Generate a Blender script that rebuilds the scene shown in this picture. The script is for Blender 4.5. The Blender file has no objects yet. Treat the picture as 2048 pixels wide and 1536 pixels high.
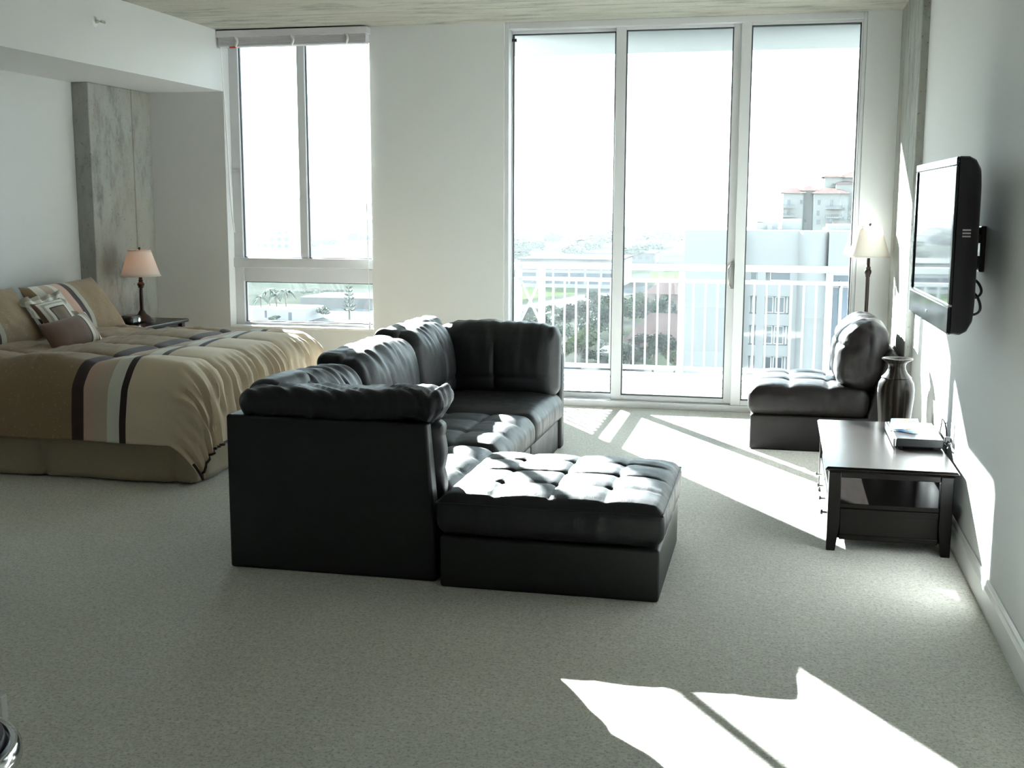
import bpy, bmesh, math, random
from mathutils import Vector, Matrix, noise
random.seed(7)
S = bpy.context.scene
COL = S.collection
PI = math.pi
def lerp(a, b, t): return a + (b - a) * t
def clamp(v, a, b): return max(a, min(b, v))
def smooth(a, b, v):
    t = clamp((v - a) / (b - a), 0, 1); return t * t * (3 - 2 * t)

# ------------------------------------------------------------------ camera
FPX, YAW, PITCH, ROLL, CH = 2350.0, 0.22136275, 0.151681679, -0.0029831662, 1.6
def cam_axes():
    cy, sy, cp, sp, cr, sr = math.cos(YAW), math.sin(YAW), math.cos(PITCH), math.sin(PITCH), math.cos(ROLL), math.sin(ROLL)
    r = Vector((cy, sy, 0)); fw = Vector((-sy*cp, cy*cp, -sp)); d = -r.cross(fw)
    return cr*r + sr*d, -sr*r + cr*d, fw
RT, DN, FW = cam_axes()
cd = bpy.data.cameras.new('camera'); cam = bpy.data.objects.new('camera', cd); COL.objects.link(cam)
cd.sensor_width = 36.0; cd.lens = FPX / 2048 * 36.0; cd.clip_end = 6000; cd.clip_start = 0.05
m3 = Matrix((RT, -DN, -FW)).transposed()
cam.matrix_world = Matrix.Translation((0, 0, CH)) @ m3.to_4x4()
S.camera = cam
def ray(x, y): return RT * ((x-1024)/FPX) + DN * ((y-768)/FPX) + FW
def at_z(x, y, z):
    d = ray(x, y); return Vector((0, 0, CH)) + d * ((z-CH)/d.z)
def at_y(x, y, Y):
    d = ray(x, y); return Vector((0, 0, CH)) + d * (Y/d.y)

# ------------------------------------------------------------------ materials
MATS = {}
def mat(name, col=(.8, .8, .8), rough=.5, metal=0.0, spec=.5, **kw):
    if name in MATS: return MATS[name]
    m = bpy.data.materials.new(name); m.use_nodes = True
    b = m.node_tree.nodes['Principled BSDF']
    b.inputs['Base Color'].default_value = (*col, 1); b.inputs['Roughness'].default_value = rough
    b.inputs['Metallic'].default_value = metal; b.inputs['Specular IOR Level'].default_value = spec
    for k, v in kw.items(): b.inputs[k].default_value = v
    MATS[name] = m
    return m
class NT:
    def __init__(s, m): s.t = m.node_tree; s.b = s.t.nodes['Principled BSDF']
    def n(s, typ, **kw):
        x = s.t.nodes.new(typ)
        for k, v in kw.items():
            if k in x.inputs: x.inputs[k].default_value = v
            else: setattr(x, k, v)
        return x
    def l(s, a, b): s.t.links.new(a, b)
    def coord(s, scale=(1, 1, 1), kind='Object'):
        c = s.n('ShaderNodeTexCoord'); mp = s.n('ShaderNodeMapping'); mp.inputs['Scale'].default_value = scale
        s.l(c.outputs[kind], mp.inputs['Vector']); return mp.outputs['Vector']
    def noise(s, vec, scale, detail=4, rough=.5):
        x = s.n('ShaderNodeTexNoise', Scale=scale, Detail=detail, Roughness=rough); s.l(vec, x.inputs['Vector']); return x.outputs['Fac']
    def ramp(s, fac, stops, interp='LINEAR'):
        r = s.n('ShaderNodeValToRGB'); r.color_ramp.interpolation = interp
        e = r.color_ramp.elements
        while len(e) > 1: e.remove(e[-1])
        e[0].position = stops[0][0]; e[0].color = (*stops[0][1], 1)
        for p, c in stops[1:]:
            q = e.new(p); q.color = (*c, 1)
        s.l(fac, r.inputs['Fac']); return r.outputs['Color']
    def bump(s, h, strength=.3, dist=.01):
        x = s.n('ShaderNodeBump', Strength=strength, Distance=dist); s.l(h, x.inputs['Height']); s.l(x.outputs['Normal'], s.b.inputs['Normal'])
    def mix(s, fac, a, b, blend='MIX'):
        x = s.n('ShaderNodeMix', data_type='RGBA', blend_type=blend)
        if isinstance(fac, float): x.inputs[0].default_value = fac
        else: s.l(fac, x.inputs[0])
        for i, v in ((6, a), (7, b)):
            if isinstance(v, tuple): x.inputs[i].default_value = (*v, 1)
            else: s.l(v, x.inputs[i])
        return x.outputs[2]
    def base(s, c): s.l(c, s.b.inputs['Base Color'])

WALL = mat('wall_paint', (.68, .69, .69), .75, spec=.25)
t = NT(WALL); t.bump(t.noise(t.coord(), 160, 2), .06, .003)
TRIM = mat('trim_paint', (.8, .8, .78), .4)
# carpet
CARPET = mat('carpet', (.5, .45, .36), .95, spec=.1)
t = NT(CARPET); v = t.coord()
f1 = t.noise(v, 82, 6, .8); f2 = t.noise(v, 3.2, 4, .6); f3 = t.noise(v, 30, 4, .65)
c1 = t.ramp(f1, [(.34, (.42, .38, .31)), (.49, (.90, .865, .775)), (.62, (.97, .955, .90))])
c2 = t.ramp(f2, [(.3, (.94, .94, .94)), (.7, (1, 1, 1))])
c3 = t.ramp(f3, [(.30, (.84, .835, .82)), (.66, (1, 1, 1))])
t.base(t.mix(1.0, t.mix(1.0, c1, c2, 'MULTIPLY'), c3, 'MULTIPLY'))
ad = t.n('ShaderNodeMath', operation='ADD'); t.l(f1, ad.inputs[0]); t.l(f3, ad.inputs[1]); t.bump(ad.outputs[0], .6, .010)
t.b.inputs['Sheen Weight'].default_value = .25; t.b.inputs['Sheen Roughness'].default_value = .6
# concrete (ceiling boards / column)
def concrete(name, base, scale, grain, boards=None, warm=(.46, .44, .38)):
    m = mat(name, base, .9, spec=.2); t = NT(m); v = t.coord(grain)
    a = t.noise(v, scale, 8, .7); b = t.noise(t.coord(), 1.3, 4, .6); c = t.noise(t.coord(), 46, 3, .7)
    col = t.ramp(a, [(.32, tuple(x*.52 for x in base)), (.5, base), (.72, tuple(min(1, x*1.22) for x in base))])
    col = t.mix(t.ramp(b, [(.42, (0, 0, 0)), (.62, (.7, .7, .7))]), col, warm)
    pits = t.ramp(c, [(.30, (.45, .45, .45)), (.36, (1, 1, 1))])
    col = t.mix(1.0, col, pits, 'MULTIPLY')
    if boards:
        sx = t.n('ShaderNodeSeparateXYZ'); t.l(t.coord(), sx.inputs[0])
        for ax, step, wd in boards:
            mo = t.n('ShaderNodeMath', operation='PINGPONG'); mo.inputs[1].default_value = step/2
            t.l(sx.outputs[ax], mo.inputs[0])
            g = t.ramp(mo.outputs[0], [(0, (.45, .44, .4)), (wd, (1, 1, 1))])
            col = t.mix(.8, col, g, 'MULTIPLY')
    t.base(col); t.bump(a, .35, .01)
    return m
CONC_CEIL = concrete('concrete_ceiling', (.42, .42, .37), 2.2, (1.0, 4.0, 1), boards=[('Y', 1.22, .012)])
CONC_COL = concrete('concrete_column', (.36, .375, .35), 3.4, (2.0, 2.0, .95), boards=[('Y', .635, .014)], warm=(.37, .355, .31))
# leather
def leather(name, base, rough=.36, spec=.42):
    m = mat(name, base, rough, spec=spec); t = NT(m); v = t.coord()
    a = t.noise(v, 220, 3, .6); b = t.noise(v, 9, 4, .6)
    ad = t.n('ShaderNodeMath', operation='MULTIPLY_ADD'); t.l(b, ad.inputs[0]); ad.inputs[1].default_value = .9; t.l(a, ad.inputs[2])
    t.bump(ad.outputs[0], .35, .0035)
    r = t.ramp(b, [(.3, (rough-.05,)*3), (.7, (rough+.09,)*3)]); t.l(r, t.b.inputs['Roughness'])
    return m
LEATHER = leather('black_leather', (.0130, .0130, .0150), .47, .36)
LEATHER_BR = leather('espresso_leather', (.0065, .0046, .0045), .42, .26)
BACKCLOTH = mat('sofa_vinyl', (.010, .0105, .0105), .5, spec=.4)
t = NT(BACKCLOTH); t.bump(t.noise(t.coord(), 260, 2), .2, .002)
STITCH = mat('seam_thread', (.03, .03, .033), .6)
WOOD = mat('espresso_wood', (.018, .012, .010), .27, spec=.24)
t = NT(WOOD); v = t.coord((6, 1.2, 6)); a = t.noise(v, 9, 6, .7)
t.base(t.ramp(a, [(.35, (.0045, .0035, .003)), (.62, (.0085, .006, .005))])); t.bump(a, .03, .002)
BRONZE = mat('dark_bronze', (.030, .020, .017), .36, metal=.55)
NICKEL = mat('brushed_nickel', (.55, .54, .52), .28, metal=1)
CHROME = mat('chrome', (.75, .75, .76), .12, metal=1)
ALU = mat('white_aluminium', (.62, .63, .65), .42, spec=.45)
ALU_DK = mat('grey_gasket', (.06, .065, .07), .6)
BLINDM = mat('blind_vinyl', (.66, .64, .68), .5)
BLINDT = mat('blind_tape', (.8, .79, .78), .8)
REDTAG = mat('red_tag', (.6, .06, .05), .5)
PLASTIC_W = mat('white_plastic', (.78, .78, .76), .4)
PLASTIC_B = mat('black_plastic', (.013, .013, .015), .28)
TVBODY = mat('television_shell', (.016, .013, .016), .32)
TVGLOSS = mat('television_bezel', (.012, .011, .013), .06, spec=.7)
SCREEN = mat('television_screen', (.015, .017, .020), .035, spec=1.0)
NT(SCREEN).b.inputs['Coat Weight'].default_value = .8; NT(SCREEN).b.inputs['Coat Roughness'].default_value = .03
CABLE = mat('black_cable', (.012, .012, .012), .45)
RAILW = mat('railing_paint', (.30, .315, .31), .45)
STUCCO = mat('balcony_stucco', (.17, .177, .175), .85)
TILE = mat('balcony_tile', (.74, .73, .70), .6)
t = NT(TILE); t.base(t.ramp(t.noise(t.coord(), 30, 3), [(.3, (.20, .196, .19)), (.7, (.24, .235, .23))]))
# glass: thin pane, mostly clear with fresnel reflection
def glass(name, tint=(.97, .99, .985), refl=1.0):
    m = bpy.data.materials.new(name); m.use_nodes = True; nt = m.node_tree; nt.nodes.clear()
    o = nt.nodes.new('ShaderNodeOutputMaterial'); tr = nt.nodes.new('ShaderNodeBsdfTransparent'); gl = nt.nodes.new('ShaderNodeBsdfGlossy')
    fr = nt.nodes.new('ShaderNodeFresnel'); mx = nt.nodes.new('ShaderNodeMixShader')
    tr.inputs[0].default_value = (*tint, 1); gl.inputs['Roughness'].default_value = .02; fr.inputs[0].default_value = 1.45
    nt.links.new(fr.outputs[0], mx.inputs[0]); nt.links.new(tr.outputs[0], mx.inputs[1]); nt.links.new(gl.outputs[0], mx.inputs[2]); nt.links.new(mx.outputs[0], o.inputs[0])
    return m
GLASS = glass('clear_glass')
# fabrics
def fabric(name, base, var=.25, scale=260, rough=.85, bump=.25, sheen=.2):
    m = mat(name, base, rough, spec=.2); t = NT(m); a = t.noise(t.coord(), scale, 3, .7)
    t.base(t.ramp(a, [(.3, tuple(x*(1-var) for x in base)), (.7, tuple(min(1, x*(1+var)) for x in base))])); t.bump(a, bump, .003)
    t.b.inputs['Sheen Weight'].default_value = sheen
    return m
GOLD, BEIGE, DARK, PINK, TAN, PALE, GREY = (.30, .205, .115), (.78, .64, .48), (.052, .027, .024), (.66, .43, .34), (.58, .46, .35), (.78, .75, .67), (.47, .44, .36)
def striped(name, stops, fleck=True):
    m = mat(name, GOLD, .78, spec=.25); t = NT(m)
    a = t.n('ShaderNodeAttribute', attribute_name='u')
    col = t.ramp(a.outputs['Fac'], stops, 'CONSTANT')
    f = t.noise(t.coord(), 240, 3, .7)
    col = t.mix(1.0, col, t.ramp(f, [(.3, (.86, .86, .86)), (.7, (1, 1, 1))]), 'MULTIPLY')
    if fleck:      # woven metallic flecks on the gold cloth only
        g = t.noise(t.coord((1, 1, 1)), 62, 2, .5)
        fk = t.ramp(g, [(.63, (0, 0, 0)), (.70, (.5, .5, .5))])
        isg = t.ramp(a.outputs['Fac'], fleck, 'CONSTANT')
        fk = t.mix(1.0, fk, isg, 'MULTIPLY')
        col = t.mix(fk, col, (.50, .40, .24))
    t.base(col); t.bump(f, .22, .003); t.b.inputs['Sheen Weight'].default_value = .2
    return m
W1, K0 = (1, 1, 1), (0, 0, 0)
COMF = striped('comforter_cloth', [(0, GOLD), (.40, DARK), (.427, PINK), (.453, TAN), (.485, PALE), (.517, DARK), (.535, BEIGE)], [(0, W1), (.40, K0)])
SHAM = striped('sham_cloth', [(0, GOLD), (.06, PALE), (.14, TAN), (.22, PALE), (.27, PINK), (.36, DARK), (.42, GREY), (.47, GOLD)], [(0, K0), (.47, W1)])
LUMB = striped('lumbar_cloth', [(0, (.19, .115, .082)), (.70, DARK), (.73, PALE), (.79, TAN), (.87, DARK), (.90, PALE), (.96, (.13, .08, .055))], [(0, K0)])
FRAMED = striped('framed_pillow_cloth', [(0, (.19, .13, .075)), (.34, DARK), (.40, PALE), (.52, GREY), (.62, PALE), (.72, (.17, .10, .075)), (.82, PALE), (.9, GREY)], [(0, K0)])
SKIRT = fabric('bed_skirt_cloth', (.42, .345, .245), .12)
SHEET = fabric('mattress_cloth', (.6, .57, .5), .05)
PIPING = fabric('piping_cloth', (.05, .03, .025), .1)
# lamp shade: thin cloth passes light
SHADE = mat('shade_cloth', (.84, .82, .78), .9, spec=.1)
def translucent_shade(m):
    nt = m.node_tree; b = nt.nodes['Principled BSDF']; o = [n for n in nt.nodes if n.type == 'OUTPUT_MATERIAL'][0]
    tl = nt.nodes.new('ShaderNodeBsdfTranslucent'); tl.inputs[0].default_value = (.80, .74, .68, 1)
    mx = nt.nodes.new('ShaderNodeMixShader'); mx.inputs[0].default_value = .4
    nt.links.new(b.outputs[0], mx.inputs[1]); nt.links.new(tl.outputs[0], mx.inputs[2]); nt.links.new(mx.outputs[0], o.inputs[0])
translucent_shade(SHADE)
VASE = mat('vase_glaze', (.02, .015, .012), .3, spec=.08)
t = NT(VASE)
at_ = t.n('ShaderNodeTexCoord'); sp = t.n('ShaderNodeSeparateXYZ'); t.l(at_.outputs['Object'], sp.inputs[0])
an = t.n('ShaderNodeMath', operation='ARCTAN2'); t.l(sp.outputs['Y'], an.inputs[0]); t.l(sp.outputs['X'], an.inputs[1])
cm = t.n('ShaderNodeCombineXYZ'); t.l(an.outputs[0], cm.inputs['X']); zz = t.n('ShaderNodeMath', operation='MULTIPLY'); t.l(sp.outputs['Z'], zz.inputs[0]); zz.inputs[1].default_value = .35; t.l(zz.outputs[0], cm.inputs['Y'])
no = t.n('ShaderNodeTexNoise', Scale=5.5, Detail=4); t.l(cm.outputs[0], no.inputs['Vector'])
t.base(t.ramp(no.outputs['Fac'], [(.40, (.004, .0035, .003)), (.52, (.008, .007, .006)), (.58, (.030, .021, .014)), (.62, (.008, .007, .006)), (.70, (.045, .042, .032))]))
PRINT = mat('printed_leaflet', (.5, .6, .7), .35)
t = NT(PRINT); a = t.noise(t.coord(), 14, 3, .6)
t.base(t.ramp(a, [(.3, (.10, .22, .42)), (.45, (.35, .60, .78)), (.55, (.78, .84, .86)), (.63, (.75, .35, .16)), (.72, (.70, .78, .45))]))

# ------------------------------------------------------------------ mesh helpers
class MB:
    def __init__(s): s.v = []; s.f = []; s.u = []
    def add(s, vs, fs, u=None):
        k = len(s.v); s.v += [Vector(p) for p in vs]; s.f += [tuple(i+k for i in f) for f in fs]
        s.u += (u if u else [0.0]*len(vs)); return s
    def box(s, x0, y0, z0, x1, y1, z1):
        return s.add([(x0, y0, z0), (x1, y0, z0), (x1, y1, z0), (x0, y1, z0), (x0, y0, z1), (x1, y0, z1), (x1, y1, z1), (x0, y1, z1)],
                     [(0, 3, 2, 1), (4, 5, 6, 7), (0, 1, 5, 4), (1, 2, 6, 5), (2, 3, 7, 6), (3, 0, 4, 7)])
    def prism(s, poly, d0, d1, axis='y'):      # poly in the two remaining axes
        def P(a, b, d): return {'y': (a, d, b), 'x': (d, a, b), 'z': (a, b, d)}[axis]
        n = len(poly); vs = [P(a, b, d0) for a, b in poly] + [P(a, b, d1) for a, b in poly]
        return s.add(vs, [tuple(range(n))[::-1], tuple(range(n, 2*n))] + [(i, (i+1) % n, n+(i+1) % n, n+i) for i in range(n)])
    def tube(s, pts, r, n=8, cap=True, closed=False):
        pts = [Vector(p) for p in pts]; rs = r if isinstance(r, (list, tuple)) else [r]*len(pts); N = len(pts)
        vs = []; up = None
        for i, p in enumerate(pts):
            a = pts[(i-1) % N] if (closed or i > 0) else p; b = pts[(i+1) % N] if (closed or i < N-1) else p
            tg = (b-a)
            tg = tg.normalized() if tg.length > 1e-9 else Vector((0, 0, 1))
            if up is None: up = Vector((0, 0, 1)) if abs(tg.z) < .9 else Vector((1, 0, 0))
            sd = tg.cross(up)
            if sd.length < 1e-6: up = Vector((0, 1, 0)); sd = tg.cross(up)
            sd.normalize(); up = sd.cross(tg).normalized()
            for k in range(n):
                q = 2*PI*k/n; vs.append(p + sd*(rs[i]*math.cos(q)) + up*(rs[i]*math.sin(q)))
        fs = []
        for i in range(N if closed else N-1):
            j = (i+1) % N
            for k in range(n): fs.append((i*n+k, i*n+(k+1) % n, j*n+(k+1) % n, j*n+k))
        if cap and not closed: fs += [tuple(range(n))[::-1], tuple(range((N-1)*n, N*n))]
        return s.add(vs, fs)
    def lathe(s, prof, cx, cy, n=32, cap=True, sy=1.0):
        vs = []; fs = []
        for r, z in prof:
            for k in range(n): vs.append((cx + r*math.cos(2*PI*k/n), cy + sy*r*math.sin(2*PI*k/n), z))
        for i in range(len(prof)-1):
            for k in range(n): fs.append((i*n+k, i*n+(k+1) % n, (i+1)*n+(k+1) % n, (i+1)*n+k))
        if cap:
            if prof[0][0] > 1e-5: fs.append(tuple(range(n))[::-1])
            if prof[-1][0] > 1e-5: fs.append(tuple(range((len(prof)-1)*n, len(prof)*n)))
        return s.add(vs, fs)
    def grid(s, fn, nu, nv, ufn=None):
        vs = [fn(i/nu, j/nv) for j in range(nv+1) for i in range(nu+1)]
        u = [ufn(i/nu, j/nv) for j in range(nv+1) for i in range(nu+1)] if ufn else None
        return s.add(vs, [(j*(nu+1)+i, j*(nu+1)+i+1, (j+1)*(nu+1)+i+1, (j+1)*(nu+1)+i) for j in range(nv) for i in range(nu)], u)
    def softbox(s, c, h, r, n, disp=None, k=3, ufn=None):
        """rounded box: centre c, half sizes h, corner radius r, n inner cuts per axis"""
        def axis(hh, m):
            inn = hh - r; off = [r*math.tan(PI/4*j/k) for j in range(1, k+1)]
            return [-inn-o for o in reversed(off)] + [lerp(-inn, inn, i/m) for i in range(m+1)] + [inn+o for o in off]
        ax = [axis(h[i], n[i]) for i in range(3)]
        idx = {}; vs = []; fs = []; us = []
        def vert(p):
            key = tuple(round(x, 5) for x in p)
            if key in idx: return idx[key]
            q = Vector([clamp(p[i], -(h[i]-r), h[i]-r) for i in range(3)])
            d = Vector(p) - q; d = d.normalized() if d.length > 1e-9 else Vector((0, 0, 1))
            P = q + d*r
            if disp: P = disp(P.copy(), d, Vector((P.x/h[0], P.y/h[1], P.z/h[2])))
            idx[key] = len(vs); vs.append(P + Vector(c)); us.append(ufn(P) if ufn else 0.0); return idx[key]
        for a in range(3):
            b, d = (a+1) % 3, (a+2) % 3
            for sg in (-1, 1):
                for i in range(len(ax[b])-1):
                    for j in range(len(ax[d])-1):
                        q = []
                        for ii, jj in ((i, j), (i+1, j), (i+1, j+1), (i, j+1)):
                            p = [0, 0, 0]; p[a] = sg*h[a]; p[b] = ax[b][ii]; p[d] = ax[d][jj]; q.append(vert(p))
                        fs.append(tuple(q) if sg > 0 else tuple(reversed(q)))
        return s.add(vs, fs, us)
    def xf(s, M, start=0):
        for i in range(start, len(s.v)): s.v[i] = M @ s.v[i]
        return s
def wloc(o):
    v = Vector((0, 0, 0))
    while o is not None: v += o.location; o = o.parent
    return v
def obj(name, mb, m, parent=None, loc=None, sm=True, bevel=0, seg=2, ang=40, solid=0, offset=0):
    org = Vector(loc) if loc is not None else (wloc(parent) if parent else Vector((0, 0, 0)))
    me = bpy.data.meshes.new(name); me.from_pydata([tuple(p-org) for p in mb.v], [], mb.f)
    if any(mb.u):
        a = me.attributes.new('u', 'FLOAT', 'POINT'); a.data.foreach_set('value', mb.u)
    bm = bmesh.new(); bm.from_mesh(me); bmesh.ops.recalc_face_normals(bm, faces=bm.faces); bm.to_mesh(me); bm.free()
    if sm: me.shade_smooth(); me.set_sharp_from_angle(angle=math.radians(ang))
    for q in (m if isinstance(m, (list, tuple)) else [m]): me.materials.append(q)
    o = bpy.data.objects.new(name, me); COL.objects.link(o)
    if parent: o.parent = parent
    else: o.location = org
    if bevel:
        b = o.modifiers.new('bevel', 'BEVEL'); b.width = bevel; b.segments = seg; b.limit_method = 'ANGLE'; b.angle_limit = math.radians(50)
    if solid:
        b = o.modifiers.new('solid', 'SOLIDIFY'); b.thickness = solid; b.offset = offset
    return o
def thing(name, label, cat, loc, group=None):
    o = bpy.data.objects.new(name, None); o.empty_display_size = .1; COL.objects.link(o); o.location = loc
    return tag(o, label, cat, group)
def tag(o, label, cat, group=None):
    o['label'] = label; o['category'] = cat
    if group: o['group'] = group
    return o
def struct(name, mb, m, label, cat, parent=None, **kw):
    o = obj(name, mb, m, parent, **kw)
    if parent is None: o['kind'] = 'structure'; o['label'] = label; o['category'] = cat
    return o
def copy_tree(o, parent=None):
    c = o.copy(); COL.objects.link(c)
    if parent: c.parent = parent
    for ch in list(o.children): copy_tree(ch, c)
    return c
def bx(*a): return MB().box(*a)
def bez(pts, n=24):      # catmull-rom through the points
    P = [Vector(p) for p in pts]; P = [P[0]*2-P[1]] + P + [P[-1]*2-P[-2]]; out = []
    seg = len(P)-3
    for i in range(seg):
        a, b, c, d = P[i:i+4]
        for k in range(n//seg + (1 if i == seg-1 else 0)):
            u = k/(n//seg)
            out.append(.5*((2*b) + (c-a)*u + (2*a-5*b+4*c-d)*u*u + (3*b-a-3*c+d)*u**3))
    return out
def nz(p, s): return noise.noise(Vector(p)*s)

# ------------------------------------------------------------------ room shell
YW, XR, XL, HC = 9.18, .86, -5.33, 2.995
YB = -2.6                       # wall behind the camera
WX0, WX1, WZ0, WZ1 = -4.517, -3.238, .558, 2.972      # window opening
DX0, DX1 = -2.138, .575                               # door opening
struct('floor', bx(XL-.2, YB-.2, -.12, XR+.2, 9.38, 0), CARPET, 'beige plush carpet covering the whole room', 'floor', sm=False)
struct('ceiling', bx(XL-.2, YB-.2, HC, XR+.2, 9.38, HC+.2), CONC_CEIL, 'bare board-marked concrete ceiling', 'ceiling', sm=False)
w = MB(); w.box(XL-.2, YW, 0, WX0, 9.38, HC); w.box(WX0, YW, 0, WX1, 9.38, WZ0); w.box(WX0, YW, WZ1, WX1, 9.38, HC)
w.box(WX1, YW, 0, DX0, 9.38, HC); w.box(DX1, YW, 0, XR+.2, 9.38, HC)
struct('wall_back', w, WALL, 'white painted wall holding the window and the sliding doors', 'wall', sm=False)
struct('wall_right', bx(XR, YB, 0, XR+.2, YW, HC), WALL, 'white painted wall behind the television', 'wall', sm=False)
struct('wall_left', bx(XL-.2, YB, 0, XL, YW, HC), WALL, 'white painted wall at the head of the bed', 'wall', sm=False)
struct('wall_rear', bx(XL-.2, YB-.2, 0, XR+.2, YB, HC), WALL, 'white painted wall behind the viewer', 'wall', sm=False)
struct('bulkhead', bx(XL, YB, 2.515, -4.517, YW, HC), WALL, 'white boxed soffit dropping from the ceiling above the bed', 'soffit', sm=False)
struct('column_left', bx(XL, 8.27, 0, -5.19, YW, 2.515), CONC_COL, 'rough grey concrete column beside the bed and nightstand lamp', 'column', bevel=.006)
struct('column_right', bx(.812, 7.86, 0, XR+.02, YW, HC), CONC_COL, 'rough grey concrete column in the corner behind the floor lamp', 'column', bevel=.006)
def baseboard(name, poly_pts, label):
    struct(name, poly_pts, TRIM, label, 'baseboard', sm=False, bevel=.004)
def bb_x(x, y0, y1, sgn):      # on a wall of constant x
    pr = [(x, 0), (x-sgn*.016, 0), (x-sgn*.016, .10), (x-sgn*.010, .115), (x-sgn*.010, .128), (x-sgn*.004, .14), (x, .14)]
    return MB().prism(pr, y0, y1, 'y')
def bb_y(y, x0, x1):
    pr = [(y, 0), (y-.016, 0), (y-.016, .10), (y-.010, .115), (y-.010, .128), (y-.004, .14), (y, .14)]
    return MB().prism(pr, x0, x1, 'x')
baseboard('baseboard_right', bb_x(XR, YB, 7.86, 1), 'white baseboard along the television wall')
baseboard('baseboard_back', bb_y(YW, WX0+.3, DX0-.01), 'white baseboard under the window')
baseboard('baseboard_left', bb_x(XL, YB, 8.27, -1), 'white baseboard along the bed wall')

# ------------------------------------------------------------------ window
FY = 9.292
win = bpy.data.objects.new('window_1', None); COL.objects.link(win); win.location = (-3.88, FY, WZ0)
win['kind'] = 'structure'; win['label'] = 'tall aluminium window with two upper panes above one low pane'; win['category'] = 'window'
fr = MB()
fr.box(WX0, FY, WZ0, -4.436, 9.37, WZ1); fr.box(-3.283, FY, WZ0, WX1, 9.37, WZ1)
fr.box(-4.436, FY, 2.90, -3.283, 9.37, WZ1); fr.box(-3.914, FY, 1.146, -3.847, 9.36, 2.90)
fr.box(WX0, FY-.02, 1.066, WX1, 9.37, 1.146); fr.box(-4.436, FY+.006, .944, -3.283, 9.37, 1.062)
fr.box(-4.436, FY, WZ0, -3.283, 9.37, .600)
obj('window_frame', fr, ALU, win, sm=False, bevel=.004)
for a, b, c, d in ((-4.436, 1.146, -3.914, 2.90), (-3.847, 1.146, -3.283, 2.90), (-4.436, .600, -3.283, .944)):
    pn = obj('window_pane', bx(a, 9.325, b, c, 9.331, d), GLASS, win, sm=False)
    g = MB(); q = .008
    g.box(a, 9.318, b, a+q, 9.338, d); g.box(c-q, 9.318, b, c, 9.338, d); g.box(a, 9.318, d-q, c, 9.338, d); g.box(a, 9.318, b, c, 9.338, b+q)
    obj('gasket', g, ALU_DK, pn, sm=False)
obj('window_sill', bx(WX0+.002, YW-.012, WZ0, WX1-.002, FY, WZ0+.020), TRIM, win, sm=False, bevel=.004)
hd = MB().tube(bez([(-3.262, FY-.005, 1.30), (-3.285, FY-.045, 1.34), (-3.290, FY-.055, 1.40), (-3.285, FY-.045, 1.46), (-3.262, FY-.005, 1.50)], 20), .009, 8)
obj('window_handle', hd, PLASTIC_W, win)
obj('latch', bx(-4.50, FY-.03, 1.86, -4.455, FY+.002, 1.885), NICKEL, win, sm=False, bevel=.004)
# blind
bl = thing('window_blind', 'lavender-grey slatted blind drawn up tight at the head of the left window', 'blind', (-3.88, 9.13, 2.86))
obj('headrail', bx(WX0+.003, 9.075, 2.930, WX1+.012, 9.172, 2.984), BLINDM, bl, sm=False, bevel=.004)
for k in range(9):
    obj('slat', bx(WX0+.018, 9.085, 2.873+k*.0064, WX1, 9.165, 2.8775+k*.0064), BLINDM, bl, sm=False)
obj('bottom_rail', bx(WX0+.018, 9.085, 2.856, WX1, 9.165, 2.871), BLINDM, bl, sm=False, bevel=.003)
for x in (-4.345, -3.862, -3.40):
    obj('ladder_tape', MB().tube(bez([(x, 9.083, 2.93), (x+.022, 9.068, 2.895), (x, 9.083, 2.858)], 10), .011, 6), BLINDT, bl)
obj('wand', MB().tube(bez([(-4.482, 9.09, 2.86), (-4.475, 9.13, 2.2), (-4.468, 9.16, 1.6), (-4.45, 9.17, 1.36)], 18), .005, 6), PLASTIC_W, bl)
obj('lift_cord', MB().tube(bez([(-3.268, 9.10, 2.86), (-3.268, 9.14, 1.6), (-3.268, 9.17, .66)], 12), .0022, 5), PLASTIC_W, bl)
obj('cord_tassel', MB().lathe([(.002, .64), (.011, .6), (.011, .585), (.004, .565)], -3.268, 9.17, 10), PLASTIC_W, bl)
obj('tag', bx(-4.40, 9.078, 2.845, -4.345, 9.10, 2.857), REDTAG, bl, sm=False)

# ------------------------------------------------------------------ sliding doors
door = bpy.data.objects.new('door_1', None); COL.objects.link(door); door.location = (-.78, 9.25, 0)
door['kind'] = 'structure'; door['label'] = 'white aluminium sliding glass doors in three panels opening to the balcony'; door['category'] = 'sliding door'
fr = MB()
fr.box(DX0, 9.205, 0, DX0+.034, 9.37, HC); fr.box(.548, 9.205, 0, DX1, 9.37, HC)
fr.box(DX0+.034, 9.205, 2.945, .548, 9.37, HC); fr.box(DX0+.034, 9.195, 0, .548, 9.37, .052)
obj('door_frame', fr, ALU, door, sm=False, bevel=.004)
def panel(x0, x1, st0, st1, y, top=2.945):
    m = MB(); m.box(x0, y, .052, x0+st0, y+.05, top); m.box(x1-st1, y, .052, x1, y+.05, top)
    m.box(x0+st0, y, top-.022, x1-st1, y+.05, top); m.box(x0+st0, y, .052, x1-st1, y+.05, .092)
    p = obj('sliding_panel', m, ALU, door, sm=False, bevel=.003)
    a, b, c, d = x0+st0, x1-st1, .092, top-.022
    obj('glass_pane', bx(a, y+.022, c, b, y+.028, d), GLASS, p, sm=False)
    g = MB(); q = .009
    g.box(a, y+.012, c, a+q, y+.038, d); g.box(b-q, y+.012, c, b, y+.038, d); g.box(a, y+.012, d-q, b, y+.038, d); g.box(a, y+.012, c, b, y+.038, c+q)
    obj('gasket', g, ALU_DK, p, sm=False)
    return p
panel(DX0+.034, -1.205, .006, .075, 9.315)
pm = panel(-1.272, -.315, .078, .068, 9.262)
panel(-.325, .548, .075, .012, 9.212)
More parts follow.
